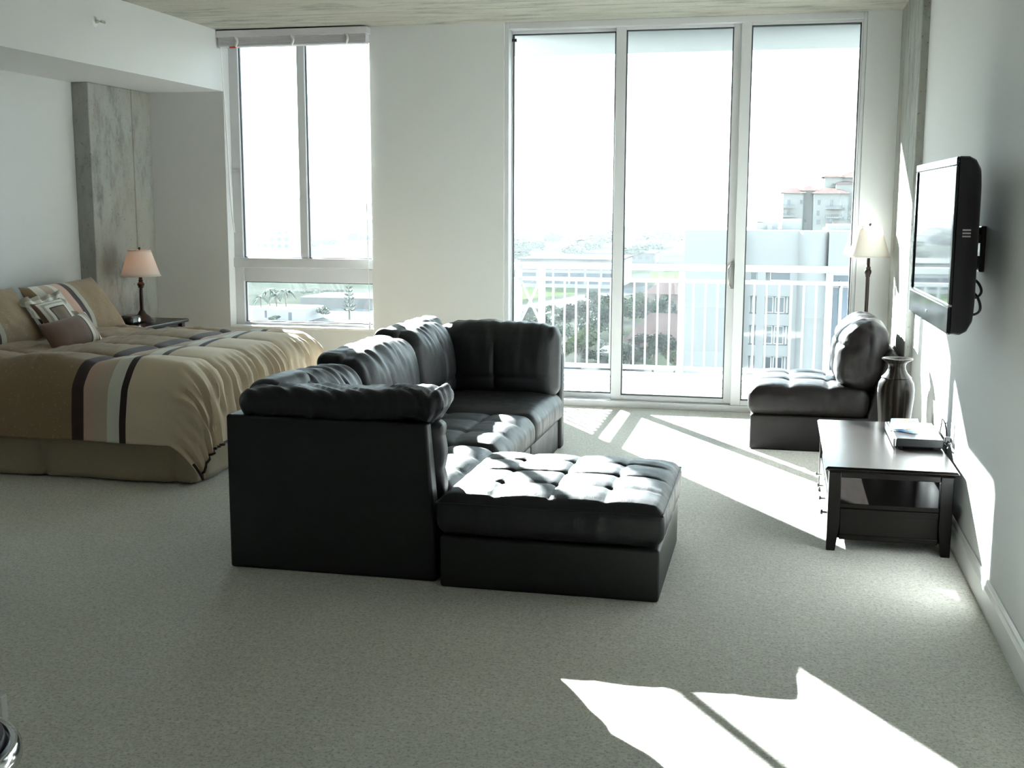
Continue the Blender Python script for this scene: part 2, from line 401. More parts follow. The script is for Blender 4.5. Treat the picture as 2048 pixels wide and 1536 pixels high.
hb = obj('door_handle', bx(-.352, 9.244, .955, -.328, 9.262, 1.165), NICKEL, pm, sm=False, bevel=.003)
obj('grip', MB().tube(bez([(-.352, 9.248, .975), (-.366, 9.205, 1.0), (-.368, 9.195, 1.06), (-.366, 9.205, 1.12), (-.352, 9.248, 1.145)], 16), .0075, 8), NICKEL, hb)
obj('lock_bumper', bx(DX0+.04, 9.29, 2.862, DX0+.075, 9.312, 2.885), PLASTIC_B, door, sm=False, bevel=.003)

# ------------------------------------------------------------------ sectional sofa (modules)
def tuft(nx, ny, puff, groove, crown, side=None):
    """top quilted into nx x ny squares"""
    def d(P, nrm, q):
        wz = smooth(.35, .95, nrm.z)
        if wz > 0:
            gx = abs(math.sin(PI*nx*(q.x+1)/2)) if nx else 1; gy = abs(math.sin(PI*ny*(q.y+1)/2)) if ny else 1
            edge = min(1, (1-min(1, abs(q.x)))*7) * min(1, (1-min(1, abs(q.y)))*7)
            e2 = .25 + .75*edge
            hgt = puff*(gx**.55)*(gy**.55) - groove*((1-gx)**6*(.35+.65*(1-gy)**2) + (1-gy)**6*(.35+.65*(1-gx)**2))*edge
            hgt += crown*(1-q.x**4)*(1-q.y**4)
            wr = .003*nz((P.x*3, P.y*9, 3), 2.2) + .0015*nz((P.x*12, P.y*4, 8), 2.5)
            P.z += wz*(hgt*e2 + wr)
        ws = 1-abs(nrm.z)
        if ws > .3:
            wv = .006*nz((P.x*7+P.y*7, P.z*1.5, 5), 2.6) + .012*(1-q.z*q.z)
            P += Vector((nrm.x, nrm.y, 0))*wv*ws
        return P
    return d
def seat_cushion(x0, x1, y0, y1, z0, z1, nx, ny, r=.055, puff=.014, groove=.02, crown=.025):
    c = ((x0+x1)/2, (y0+y1)/2, (z0+z1)/2); h = ((x1-x0)/2, (y1-y0)/2, (z1-z0)/2)
    return MB().softbox(c, h, r, (44, 44, 6), tuft(nx, ny, puff, groove, crown))
def base_block(x0, x1, y0, y1, z1):
    return MB().softbox(((x0+x1)/2, (y0+y1)/2, z1/2), ((x1-x0)/2, (y1-y0)/2, z1/2), .014, (6, 6, 4), None, 2)
def seam(pts, r=.004): return MB().tube(pts, r, 6)
def back_cushion(y0, y1, z0, z1, xb, th, lean=.1, side=1, cols=3, wr=1.0):
    """upright puffy cushion with its back at xb, facing +x; quilted down its face"""
    h = (th/2, (y1-y0)/2, (z1-z0)/2)
    def d(P, nrm, q):
        w = smooth(.2, .9, nrm.x)
        gy = abs(math.sin(PI*cols*(q.y+1)/2)); gz = abs(math.sin(PI*1.0*(q.z*.72+.28+1)/2*2/1.0)) if True else 1
        bul = .065*(1-min(1, abs(q.y))**3)*(1-min(1, abs(q.z))**2.4)
        P.x += w*(bul - .018*(1-gy)**8*(1-abs(q.z)**3) - .014*(1-gz)**7*(1-abs(q.y)**6))
        wt = smooth(.2, .9, nrm.z)
        P.z += wt*(.035*(1-min(1, abs(q.y))**2.5) + .012*nz((P.y*9, P.x*3, 1+y0), 1.6))
        ww = (.010*nz((P.y*11, P.z*3.2, 7+y0), 1.7) + .005*nz((P.y*26, P.z*5, 9), 1.6))*wr*(.4+.8*smooth(-.3, 1, q.z))
        P += nrm*ww
        P.x -= lean*(P.z+h[2])
        return P
    return MB().softbox((xb+th/2, (y0+y1)/2, (z0+z1)/2), h, .075, (10, 44, 26), d, 5)

SX0, SX1 = -2.33, -1.365
Y0, Y1, Y2, Y3 = 4.655, 5.70, 6.62, 7.60
# --- near corner module
s1 = thing('sofa_corner_module', 'black leather corner seat nearest the viewer, its tall flat side panel facing the carpet', 'sofa', ((SX0+SX1)/2, (Y0+Y1)/2, 0), 'sectional sofa modules')
obj('base', base_block(SX0+.1, SX1-.01, Y0+.1, Y1-.004, .20), BACKCLOTH, s1)
obj('back_panel', MB().prism([(SX0, 0), (SX0+.11, 0), (SX0+.09, .685), (SX0, .69)], Y0+.005, Y1-.004, 'y'), BACKCLOTH, s1, bevel=.012)
pn = MB().prism([(SX0, 0), (SX1-.012, 0), (SX1-.026, .35), (SX1-.05, .685), (SX0, .69)], Y0, Y0+.10, 'y')
for i in range(len(pn.v)):      # the panel narrows to its top
    if pn.v[i].y > Y0+.05: pn.v[i].y -= .03*pn.v[i].z/.69
obj('side_panel', pn, BACKCLOTH, s1, bevel=.013, seg=3)
obj('seat', seat_cushion(-2.10, SX1+.012, Y0+.20, Y1-.006, .19, .372, 3, 3), LEATHER, s1)
obj('back_cushion', back_cushion(Y0+.20, Y1-.004, .36, .775, -2.245, .20, .10), LEATHER, s1)
def arm_cush(P, nrm, q):
    P.y += .035*smooth(.2, .9, nrm.y)*(1-q.x**4)*(1-q.z**2) + .006*nz((P.x*5, P.z*14, 2), 1.6)
    P.x += .012*smooth(.3, .9, nrm.x)*abs(math.sin(PI*2.5*(q.z+1)/2))
    return P
obj('arm_cushion', MB().softbox(((-2.05+SX1-.02)/2, Y0+.155, .50), ((SX1-.02+2.05)/2, .068, .185), .05, (30, 6, 22), arm_cush, 4), LEATHER, s1)
def roll_d(P, nrm, q):      # bolster lying on the panel top
    P.z += .012*nz((P.x*3, 1, 1), 1.3) + .018*math.exp(-((q.x-.97)/.07)**2) - .012*math.exp(-((q.x-.86)/.035)**2) + .01*q.x
    wr = .006*nz((P.x*15+P.y*22, P.z*6, 3), 1.3) + .005*nz((P.x*34+P.y*40, P.z*9, 6), 1.2)
    return P + nrm*wr*1.7
obj('arm_roll', MB().softbox(((SX0+.045+SX1+.012)/2, Y0+.125, .745), ((SX1+.012-SX0-.045)/2, .135, .068), .0675, (60, 8, 2), roll_d, 6), LEATHER, s1)
def corner_fill(P, nrm, q): return P + nrm*.008*nz(tuple(P*14), 1)
obj('corner_bolster', MB().softbox((SX0+.135, Y0+.30, .745), (.095, .22, .085), .08, (6, 16, 3), corner_fill, 5), LEATHER, s1)
# --- armless middle module
s2 = thing('sofa_armless_module', 'black leather armless seat in the middle of the sectional, between the two corner seats', 'sofa', ((SX0+SX1)/2, (Y1+Y2)/2, 0), 'sectional sofa modules')
obj('base', base_block(SX0+.1, SX1-.01, Y1+.004, Y2-.004, .20), BACKCLOTH, s2)
obj('back_panel', MB().prism([(SX0, 0), (SX0+.11, 0), (SX0+.09, .69), (SX0, .70)], Y1+.004, Y2-.004, 'y'), BACKCLOTH, s2, bevel=.012)
obj('seat', seat_cushion(-2.10, SX1+.015, Y1+.004, Y2-.004, .19, .372, 3, 3), LEATHER, s2)
obj('back_cushion', back_cushion(Y1+.003, Y2-.003, .36, .800, -2.245, .21, .10), LEATHER, s2)
obj('top_roll', MB().softbox((SX0+.07, (Y1+Y2)/2, .775), (.085, (Y2-Y1)/2-.004, .055), .054, (4, 40, 2), lambda P, n_, q: P + n_*(.01*nz((P.x*6, P.y*15, 4), 1.5)), 5), LEATHER, s2)
# --- far corner module
s3 = thing('sofa_corner_module', 'black leather corner seat farthest from the viewer, its back turned to the sliding doors', 'sofa', ((SX0+SX1)/2, (Y2+Y3)/2, 0), 'sectional sofa modules')
obj('base', base_block(SX0+.1, SX1-.008, Y2+.004, Y3-.10, .20), LEATHER, s3)
obj('back_panel', MB().prism([(SX0, 0), (SX0+.11, 0), (SX0+.09, .70), (SX0, .71)], Y2+.004, Y3-.005, 'y'), BACKCLOTH, s3, bevel=.012)
obj('side_panel', MB().prism([(SX0, 0), (SX1+.012, 0), (SX1+.012, .62), (SX1-.02, .70), (SX0, .71)], Y3-.10, Y3, 'y'), BACKCLOTH, s3, bevel=.02, seg=3)
obj('seat', seat_cushion(-2.10, SX1+.015, Y2+.004, Y3-.102, .19, .372, 0, 0, .05, .008, 0, .03), LEATHER, s3)
obj('back_cushion', back_cushion(Y2+.003, Y3-.24, .36, .825, -2.245, .22, .10, cols=2), LEATHER, s3)
fb = back_cushion(-.41, .41, .36, .815, 0, .20, .07, cols=2, wr=.8)
fb.xf(Matrix.Translation((-1.765, Y3-.075, 0)) @ Matrix.Rotation(-PI/2, 4, 'Z'))
obj('side_cushion', fb, LEATHER, s3)
obj('top_roll', MB().softbox((SX0+.07, (Y2+Y3)/2, .80), (.085, (Y3-Y2)/2-.004, .06), .058, (4, 40, 2), lambda P, n_, q: P + n_*(.012*nz((P.x*6, P.y*15, 9), 1.5)), 5), LEATHER, s3)
# --- ottoman
ot = thing('ottoman', 'black leather ottoman with a sunlit tufted top, beside the near end of the sectional', 'ottoman', (-.885, 5.055, 0))
OX0, OX1, OY0, OY1 = -1.352, -.418, 4.595, 5.505
obj('base', base_block(OX0+.006, OX1-.006, OY0+.006, OY1-.006, .222), BACKCLOTH, ot)
obj('seat', MB().softbox(((OX0+OX1)/2, (OY0+OY1)/2, .312), ((OX1-OX0)/2, (OY1-OY0)/2, .086), .04, (72, 72, 6), tuft(4, 4, .010, .016, .024)), LEATHER, ot)
def rect_loop(x0, x1, y0, y1, z): return [(x0, y0, z), (x1, y0, z), (x1, y1, z), (x0, y1, z)]
obj('piping', MB().tube(rect_loop(OX0-.006, OX1+.006, OY0-.006, OY1+.006, .366), .004, 6, closed=True), LEATHER, ot)
# --- chair by the door
ch = thing('armless_chair', 'dark brown leather armless chair by the sliding doors, facing into the room', 'chair', (.33, 8.25, 0))
CX0, CX1, CY0, CY1 = -.15, .785, 7.80, 8.68
obj('base', base_block(CX0+.008, CX1-.06, CY0+.005, CY1-.005, .235), LEATHER_BR, ch)
obj('seat', MB().softbox(((CX0+.60)/2, (CY0+CY1)/2, .322), ((.60-CX0)/2, (CY1-CY0)/2, .092), .045, (50, 50, 6), tuft(3, 3, .016, .022, .026)), LEATHER_BR, ch)
obj('back_panel', MB().prism([(.60, 0), (CX1, 0), (CX1+.012, .62), (.735, .70), (.70, .66), (.60, .25)], CY0+.01, CY1-.01, 'y'), LEATHER_BR, ch, bevel=.02, seg=3)
def chair_cush(P, nrm, q):
    r = 1-min(1, abs(q.z))**2.2
    P.x += -.055*smooth(-.9, .9, -nrm.x)*r*(1-.4*abs(q.y)**3) if nrm.x < 0 else .02*r
    P.y += .03*nrm.y*(1-q.z**2)
    gz = abs(math.sin(PI*1.5*(q.z+1)/2)); gy = abs(math.sin(PI*3*(q.y+1)/2))
    P.x += .012*(1-gz)**8*max(0, -nrm.x) + .010*(1-gy)**8*max(0, -nrm.x)
    P += nrm*(.014*nz((P.x*6, P.y*10, P.z*6), 1.3) + .007*nz((P.x*20, P.y*26, P.z*12), 1.2))
    P.x += .10*(P.z+.23) - .03
    return P
obj('back_cushion', MB().softbox((.575, (CY0+CY1)/2, .625), (.125, (CY1-CY0)/2-.02, .235), .115, (6, 40, 22), chair_cush, 6), LEATHER_BR, ch)

# ------------------------------------------------------------------ coffee table
TX0, TX1, TY0, TY1, TZ = .250, .838, 5.505, 6.765, .405
tb = thing('coffee_table', 'dark espresso wooden coffee table with lower shelf and drawers, under the television', 'table', ((TX0+TX1)/2, (TY0+TY1)/2, 0))
pr = [(0, TZ-.026), (.012, TZ-.026), (.012, TZ-.02), (0, TZ-.008), (.006, TZ)]
top = MB()
def ringbox(i, z): return [(TX0+i, TY0+i, z), (TX1-i, TY0+i, z), (TX1-i, TY1-i, z), (TX0+i, TY1-i, z)]
rings = [ringbox(.018, TZ-.028), ringbox(.012, TZ-.020), ringbox(0, TZ-.014), ringbox(0, TZ-.009), ringbox(.010, TZ)]
top.add([p for r_ in rings for p in r_], [(3, 2, 1, 0), (16, 17, 18, 19)] + [(i*4+k, i*4+(k+1) % 4, (i+1)*4+(k+1) % 4, (i+1)*4+k) for i in range(4) for k in range(4)])
obj('tabletop', top, WOOD, tb, sm=False, bevel=.002)
LX0, LX1, LY0, LY1, LW = .268, .818, 5.527, 6.743, .056
for cx, cy, sx, sy in ((LX0, LY0, 1, 1), (LX1, LY0, -1, 1), (LX0, LY1, 1, -1), (LX1, LY1, -1, -1)):
    m = MB(); a, b = LW, .040
    vs = [(cx, cy, z) for z in ()]
    def sq(w_, z): return [(cx, cy, z), (cx+sx*w_, cy, z), (cx+sx*w_, cy+sy*w_, z), (cx, cy+sy*w_, z)]
    m.add(sq(b, 0) + sq(a, .13) + sq(a, TZ-.028), [(0, 1, 2, 3), (8, 9, 10, 11)] + [(i*4+k, i*4+(k+1) % 4, i*4+4+(k+1) % 4, i*4+4+k) for i in range(2) for k in range(4)])
    obj('leg', m, WOOD, tb, sm=False, bevel=.003)
ap = MB(); ap.box(LX0+LW, LY0+.010, .350, LX1-LW, LY0+.028, TZ-.028); ap.box(LX0+LW, LY1-.028, .350, LX1-LW, LY1-.010, TZ-.028)
ap.box(LX0+.010, LY0+LW, .350, LX0+.028, LY1-LW, TZ-.028); ap.box(LX1-.028, LY0+LW, .350, LX1-.010, LY1-LW, TZ-.028)
obj('apron', ap, WOOD, tb, sm=False, bevel=.002)
obj('shelf', bx(LX0+.012, LY0+.012, .205, LX1-.012, LY1-.012, .228), WOOD, tb, sm=False, bevel=.003)
dc = MB(); dc.box(LX0+LW, LY0+.012, .055, LX1-LW, LY0+.03, .205); dc.box(LX0+LW, LY1-.03, .055, LX1-LW, LY1-.012, .205)
dc.box(LX1-.03, LY0+LW, .055, LX1-.012, LY1-LW, .205); dc.box(LX0+.03, LY0+.03, .055, LX1-.03, LY1-.03, .07)
dc.box(LX0+LW, LY0+.006, .175, LX1-LW, LY0+.012, .205); dc.box(LX0+LW, LY0+.006, .055, LX1-LW, LY0+.012, .08)
obj('drawer_case', dc, WOOD, tb, sm=False, bevel=.003)
ym = (LY0+LY1)/2
for a, b in ((LY0+LW+.004, ym-.003), (ym+.003, LY1-LW-.004)):
    d_ = obj('drawer', bx(LX0+.004, a, .06, LX0+.028, b, .2), WOOD, tb, sm=False, bevel=.004)
    for yk in (lerp(a, b, .25), lerp(a, b, .75)):
        kn = MB().tube([(LX0+.006, yk, .133), (LX0-.012, yk, .133), (LX0-.014, yk, .133), (LX0-.022, yk, .133), (LX0-.026, yk, .133)], [.006, .006, .014, .015, .008], 12)
        obj('knob', kn, NICKEL, d_)
# things on the table
cb = thing('cable_box', 'slim dark set-top box with a silver front, on the coffee table near the wall', 'cable box', (.715, 6.26, TZ))
obj('case', bx(.605, 6.02, TZ+.006, .832, 6.50, TZ+.050), PLASTIC_B, cb, sm=False, bevel=.006, seg=3)
obj('front_panel', bx(.592, 6.02, TZ+.008, .607, 6.50, TZ+.048), NICKEL, cb, sm=False, bevel=.004)
for y in (6.06, 6.46):
    for x in (.63, .80): obj('foot', bx(x-.012, y-.012, TZ, x+.012, y+.012, TZ+.008), PLASTIC_B, cb, sm=False)
lf = MB()
lf.add([(.592, 6.23, TZ+.052), (.725, 6.15, TZ+.052), (.752, 6.38, TZ+.070), (.617, 6.46, TZ+.070), (.60, 6.24, TZ+.0545), (.715, 6.13, TZ+.086), (.742, 6.36, TZ+.094), (.62, 6.455, TZ+.074)],
       [(0, 1, 2, 3), (4, 5, 6, 7), (3, 2, 6, 7)])
tag(obj('leaflet', lf, PRINT, loc=(.67, 6.3, TZ+.052), sm=False, solid=.0012), 'folded blue and orange printed leaflet lying on top of the cable box', 'leaflet')
# cables behind table and outlet
ol = thing('wall_outlet', 'white electrical outlet plate low on the right wall behind the table', 'outlet', (XR, 5.93, .50))
obj('cover_plate', bx(XR-.007, 5.895, .44, XR, 5.965, .56), PLASTIC_W, ol, sm=False, bevel=.003)
for z in (.475, .525): obj('socket', bx(XR-.010, 5.914, z-.014, XR-.006, 5.946, z+.014), PLASTIC_W, ol, sm=False, bevel=.003)
obj('plug', bx(XR-.040, 5.916, .462, XR-.010, 5.944, .49), PLASTIC_B, ol, sm=False, bevel=.004)
tag(obj('power_cord', MB().tube(bez([(.835, 6.04, TZ+.030), (.845, 5.99, TZ+.022), (.838, 5.92, TZ+.03), (.842, 5.885, TZ+.055), (.833, 5.925, .470)], 24), .0042, 6), CABLE, loc=(.84, 5.95, TZ+.02)), 'black power cord looping from the cable box to the wall outlet', 'cord')
tag(obj('video_cable', MB().tube(bez([(.834, 6.22, TZ+.030), (.846, 6.25, TZ+.09), (.842, 6.20, TZ+.125), (.846, 6.12, TZ+.115), (.850, 6.08, TZ+.06), (.850, 6.07, .36), (.847, 6.02, .22), (.847, 6.15, .15)], 40), .0035, 6), CABLE, loc=(.845, 6.2, TZ+.03)), 'black video cable curling up behind the cable box and down the wall', 'cord')

# ------------------------------------------------------------------ television on its wall mount
tvn, tvf = Vector((.655, 4.745, 0)), Vector((.622, 5.795, 0))      # near and far lower front corners
tv = thing('television', 'flat black widescreen television on an arm mount on the right wall', 'television', ((tvn.x+tvf.x)/2+.05, (tvn.y+tvf.y)/2, 1.45))
L = (tvf-tvn).length; ang = math.atan2(tvf.y-tvn.y, tvf.x-tvn.x)      # local: x along near->far, y = out of the screen, z up
TM = Matrix.Translation(tvn) @ Matrix.Rotation(ang, 4, 'Z')
TB, TT = 1.108, 1.785
def tvmb(m): return m.xf(TM)
def prof(inset, d):
    return [(d, TB+inset), (d, TT-inset)]
# shell: rounded back
sh = MB(); H2 = (TT-TB)
ringsT = []
for d_, ins in ((0, 0), (-.035, .0), (-.062, .012), (-.085, .040), (-.095, .075)):
    x0, x1, z0, z1 = ins, L-ins, TB+ins, TT-ins; rr = .02 + ins*.4
    pts = []
    for (cx, cz, a0) in ((x1-rr, z1-rr, 0), (x0+rr, z1-rr, PI/2), (x0+rr, z0+rr, PI), (x1-rr, z0+rr, 1.5*PI)):
        for k in range(6): pts.append((cx+rr*math.cos(a0+k/5*PI/2), d_, cz+rr*math.sin(a0+k/5*PI/2)))
    ringsT.append(pts)
n_ = len(ringsT[0])
sh.add([p for r_ in ringsT for p in r_], [tuple(range(n_)), tuple(range(4*n_, 5*n_))[::-1]] + [(i*n_+k, i*n_+(k+1) % n_, (i+1)*n_+(k+1) % n_, (i+1)*n_+k) for i in range(4) for k in range(n_)])
obj('shell', tvmb(sh), TVBODY, tv)
bz = MB(); bw = .035; sb = .115
bz.box(0.002, 0, TT-bw, L-.002, .012, TT-.002); bz.box(.002, 0, TB+sb, bw, .012, TT-bw); bz.box(L-bw, 0, TB+sb, L-.002, .012, TT-bw)
obj('bezel', tvmb(bz), TVGLOSS, tv, sm=False, bevel=.004)
obj('screen', tvmb(bx(bw, .0005, TB+sb, L-bw, .006, TT-bw)), SCREEN, tv, sm=False)
obj('speaker_bar', tvmb(bx(.002, 0, TB+.002, L-.002, .014, TB+sb-.006)), TVGLOSS, tv, sm=False, bevel=.006)
obj('trim_strip', tvmb(bx(.004, 0, TB+sb-.006, L-.004, .014, TB+sb)), NICKEL, tv, sm=False)
obj('emblem', tvmb(bx(L/2-.022, .013, TB+.045, L/2+.022, .0155, TB+.055)), NICKEL, tv, sm=False)
lb = MB()
for k in range(3): lb.box(-.0015, -.052, 1.482+k*.012, .0005, -.022, 1.488+k*.012)
LABELM = mat('pale_label_ink', (.55, .53, .55), .5)
obj('side_label', tvmb(lb), LABELM, tv, sm=False)
mt = thing('television_mount', 'black steel arm and wall plate holding the television off the wall', 'mount', (XR, 5.42, 1.42))
obj('wall_plate', bx(XR-.022, 5.35, 1.32, XR, 5.47, 1.515), PLASTIC_B, mt, sm=False, bevel=.004)
obj('arm', MB().tube(bez([(XR-.02, 5.41, 1.49), (XR-.052, 5.40, 1.485), (XR-.07, 5.38, 1.42), (XR-.052, 5.40, 1.355), (XR-.02, 5.41, 1.345)], 20), .019, 8), PLASTIC_B, mt)
obj('screen_bracket', bx(.735, 5.31, 1.33, .752, 5.45, 1.51), PLASTIC_B, mt, sm=False, bevel=.003)
for z_ in (1.365, 1.455): obj('tilt_link', bx(.75, 5.33, z_-.012, .84, 5.43, z_+.024), PLASTIC_B, mt, sm=False, bevel=.003)
for i, (z0, zz, col) in enumerate(((1.31, 1.25, CABLE), (1.255, 1.18, CABLE))):
    tag(obj('television_cable', MB().tube(bez([(.738, 5.24, z0), (.80, 5.18, z0-.015), (.825, 5.17, zz-.0), (.80, 5.20, zz-.03), (.728, 5.30, zz-.022)], 24), .0055, 6), col, loc=(.76, 5.2, z0)),
        ('upper' if i == 0 else 'lower') + ' black cable looping out behind the television below the mount', 'cord', 'cables behind the television')

# ------------------------------------------------------------------ lamps, vase
def lamp_shade(mb, cx, cy, zb, zt, rb, rt, n=40):
    prof = []
    for k in range(9):
        u = k/8; prof.append((lerp(rb, rt, u) - .002*math.sin(PI*u), lerp(zb, zt, u)))
    return mb.lathe(prof, cx, cy, n, cap=False)
def ring(cx, cy, r, z, rad, n=40):
    return MB().tube([(cx+r*math.cos(2*PI*k/n), cy+r*math.sin(2*PI*k/n), z) for k in range(n)], rad, 6, closed=True)
BULB = mat('lit_bulb', (1, .8, .55), .4); NT(BULB).b.inputs['Emission Color'].default_value = (1, .42, .18, 1); NT(BULB).b.inputs['Emission Strength'].default_value = 9
BULB_OFF = mat('frosted_bulb', (.85, .85, .82), .4)
def lamp_parts(t, cx, cy, zb, zt, rb, rt, bulb):
    sd = obj('lamp_shade', lamp_shade(MB(), cx, cy, zb, zt, rb, rt), SHADE, t, solid=.002)
    obj('shade_trim', ring(cx, cy, rb, zb+.002, .0035), SHADE, sd); obj('shade_trim', ring(cx, cy, rt, zt-.002, .003), SHADE, sd)
    sp_ = MB()
    for k in range(3):
        a = 2*PI*k/3+.4; sp_.tube([(cx, cy, zt-.012), (cx+rt*math.cos(a), cy+rt*math.sin(a), zt-.004)], .002, 5)
    obj('shade_fitter', sp_, BRONZE, t)
    obj('finial', MB().lathe([(.004, zt-.012), (.004, zt+.004), (.009, zt+.010), (.010, zt+.016), (.004, zt+.022)], cx, cy, 14), BRONZE, t)
    obj('bulb', MB().lathe([(.012, zb+.03), (.014, zb+.05), (.028, zb+.085), (.030, zb+.105), (.02, zb+.128), (.001, zb+.136)], cx, cy, 16), bulb, t)
NX, NY, NZ = -4.925, 8.46, .668
tl = thing('table_lamp', 'dark bronze table lamp with a glowing cream shade, on the nightstand', 'lamp', (NX, NY, NZ))
obj('lamp_base', MB().lathe([(.088, NZ), (.088, NZ+.012), (.075, NZ+.022), (.062, NZ+.040), (.034, NZ+.062), (.020, NZ+.088)], NX, NY, 28), BRONZE, tl)
obj('stem', MB().lathe([(.018, NZ+.085), (.015, NZ+.10), (.0155, NZ+.18), (.013, NZ+.265), (.022, NZ+.272), (.022, NZ+.282), (.028, NZ+.290), (.029, NZ+.302), (.020, NZ+.312), (.015, NZ+.318), (.019, NZ+.326), (.014, NZ+.334), (.012, NZ+.42), (.012, NZ+.55)], NX, NY, 20), BRONZE, tl)
lamp_parts(tl, NX, NY, 1.030, 1.236, .155, .086, BULB)
FX, FYL = .640, 8.92
fl = thing('floor_lamp', 'dark bronze floor lamp with a cream shade, standing behind the brown chair', 'lamp', (FX, FYL, 0))
obj('lamp_base', MB().lathe([(.12, 0), (.12, .014), (.10, .026), (.05, .04), (.022, .07)], FX, FYL, 32), BRONZE, fl)
obj('pole', MB().lathe([(.018, .06), (.014, .09), (.014, .55), (.019, .56), (.019, .58), (.0135, .59), (.0135, 1.085), (.017, 1.09), (.017, 1.10), (.024, 1.115), (.025, 1.13), (.017, 1.145), (.02, 1.155), (.012, 1.165), (.011, 1.39)], FX, FYL, 20), BRONZE, fl)
lamp_parts(fl, FX, FYL, 1.230, 1.452, .148, .082, BULB_OFF)
VX, VY = .694, 7.06
va = [(.055, 0), (.062, .01), (.066, .03), (.078, .20), (.094, .40), (.103, .50), (.104, .545), (.098, .585), (.082, .612), (.085, .618), (.078, .624), (.062, .642), (.050, .665), (.047, .685), (.055, .702), (.078, .716), (.086, .722), (.086, .728), (.078, .729), (.05, .712), (.04, .68), (.05, .62)]
tag(obj('floor_vase', MB().lathe(va, VX, VY, 44, cap=True), VASE, loc=(VX, VY, 0)), 'tall dark glazed floor vase with streaks and a flared rim, behind the coffee table', 'vase')

# ------------------------------------------------------------------ bed
BX0, BX1, BY0, BY1 = -5.27, -3.235, 6.03, 7.96
bed = thing('bed', 'wide bed with an olive-beige pleated skirt, its head against the left wall', 'bed', ((BX0+BX1)/2, (BY0+BY1)/2, 0))
obj('mattress', MB().softbox(((BX0+BX1)/2, (BY0+BY1)/2, .455), ((BX1-BX0)/2-.02, (BY1-BY0)/2-.02, .15), .06, (8, 8, 3)), SHEET, bed)
obj('box_spring', bx(BX0+.03, BY0+.04, .08, BX1-.04, BY1-.04, .305), SKIRT, bed, sm=False, bevel=.02)
def skirt_fn(u, v):
    # path: near side head->foot, foot, far side
    Lx, Ly = BX1-BX0, BY1-BY0; tot = 2*Lx+Ly; s_ = u*tot
    if s_ < Lx: p = Vector((BX0+s_, BY0, 0)); n = Vector((0, -1, 0))
    elif s_ < Lx+Ly: p = Vector((BX1, BY0+s_-Lx, 0)); n = Vector((1, 0, 0))
    else: p = Vector((BX1-(s_-Lx-Ly), BY1, 0)); n = Vector((0, 1, 0))
    low = 1-v
    fold = .012*math.sin(s_*9+1.2*math.sin(s_*3.1)) + .008*nz((s_*6, v*1.2, 4), 1)
    for pl in (1.03, 1.93, 2.12): fold -= .035*math.exp(-((s_-pl-.05*(low)))**2/.0006) if pl == 1.03 else .02*math.exp(-(s_-pl)**2/.0005)
    diag = .012*math.sin((s_-1.1)*14 + v*3)*smooth(1.0, 1.3, s_)*smooth(2.0, 1.6, s_) if False else 0
    return p + n*(fold*(.25+.75*low) + .02*low + diag) + Vector((0, 0, .012+.30*v))
obj('bed_skirt', MB().grid(skirt_fn, 340, 10), SKIRT, bed, solid=.004)
# comforter
CZ = .640
qx0, qx1, qy0, qy1 = -5.02, BX1+.015, BY0-.015, BY1+.015
RR = .115; dropS, dropF = .485, .52
def comf(u, v):
    A0, A1 = qx0, qx1-RR+dropF; B0, B1 = qy0+RR-dropS, qy1-RR+dropS
    a, b = lerp(A0, A1, u), lerp(B0, B1, v)
    cx, cy = min(a, qx1-RR), clamp(b, qy0+RR, qy1-RR)
    dx, dy = a-cx, b-cy; ds = math.hypot(dx, dy)
    nrm = Vector((dx, dy, 0))/ds if ds > 1e-6 else Vector((0, 0, 0))
    cor = min(abs(dx), abs(dy))/max(1e-6, max(abs(dx), abs(dy))) if ds > 0 else 0
    eff = ds - .06*cor*ds
    th = eff/RR
    if th < PI/2: out, dn = RR*math.sin(th), RR*(1-math.cos(th)); up = math.cos(th)
    else: out, dn = RR, RR+(eff-RR*PI/2); up = 0
    hang = max(0, dn-RR*.6)
    # pillow of the filling between the tack lines
    wob = .05*nz((a*1.6, b*1.6, 3), 1)
    px, py = abs(math.sin(PI*(a-qx1+.02+wob)/.62)), abs(math.sin(PI*(b-qy0+.10+.5*wob)/.47))
    sd_ = smooth(.04, .20, abs(dy)); fd_ = smooth(.04, .22, dx)
    px = lerp(px, .8, max(sd_*.75, fd_)); py = lerp(py, .85, sd_)
    puff = .034*(px**.7)*(py**.6) + .012 + .018*sd_
    puff -= .022*((1-px)**7)*(.25+.75*(1-py)**2) + .020*((1-py)**8)*(.5+.5*(1-px))
    puff += .008*nz((a*3.5, b*3.5, 2), 1.4)
    wr = .0
    if dx > 0: wr += (.013*math.sin(b*66+3.0*nz((b*3, a*3, 1), 1.5)) + .009*math.sin(b*97+4*nz((b*4, a, 5), 1.3)))*smooth(.01, .16, dx)*(.45+.55*py)
    if abs(dy) > 0: wr += (.012*math.sin(a*7+2*nz((a*2, b, 1), 1.2)) + .007*nz((a*6, b*3, 2), 1.3))*smooth(.10, .40, abs(dy))
    if dx < .08: wr += .009*nz((a*20, b*6, 8), 1.3)*smooth(-3.85, -4.15, a)*(1-smooth(.0, .2, abs(dy)))      # crinkled gold cloth
    flare = .16*hang + .10*cor*hang
    n3 = nrm*(1-up) + Vector((0, 0, 1))*up
    if ds < 1e-6: n3 = Vector((0, 0, 1))
    p = Vector((cx, cy, CZ-dn)) + nrm*(out+flare) + n3*(puff*(1-.35*smooth(.2, .45, hang))+wr)
    sag = .018*smooth(.5, 0, abs((b-(qy0+qy1)/2)/(qy1-qy0)))
    p.z = max(.020, p.z+.03)
    return p
AX0, AX1 = qx0, qx1-RR+dropF
def comf_u(u, v):
    a = lerp(AX0, AX1, u)
    return clamp((a+5.02)/2.7, .0001, 1)       # -3.94 -> .40
cmb = MB().grid(comf, 190, 190, comf_u)
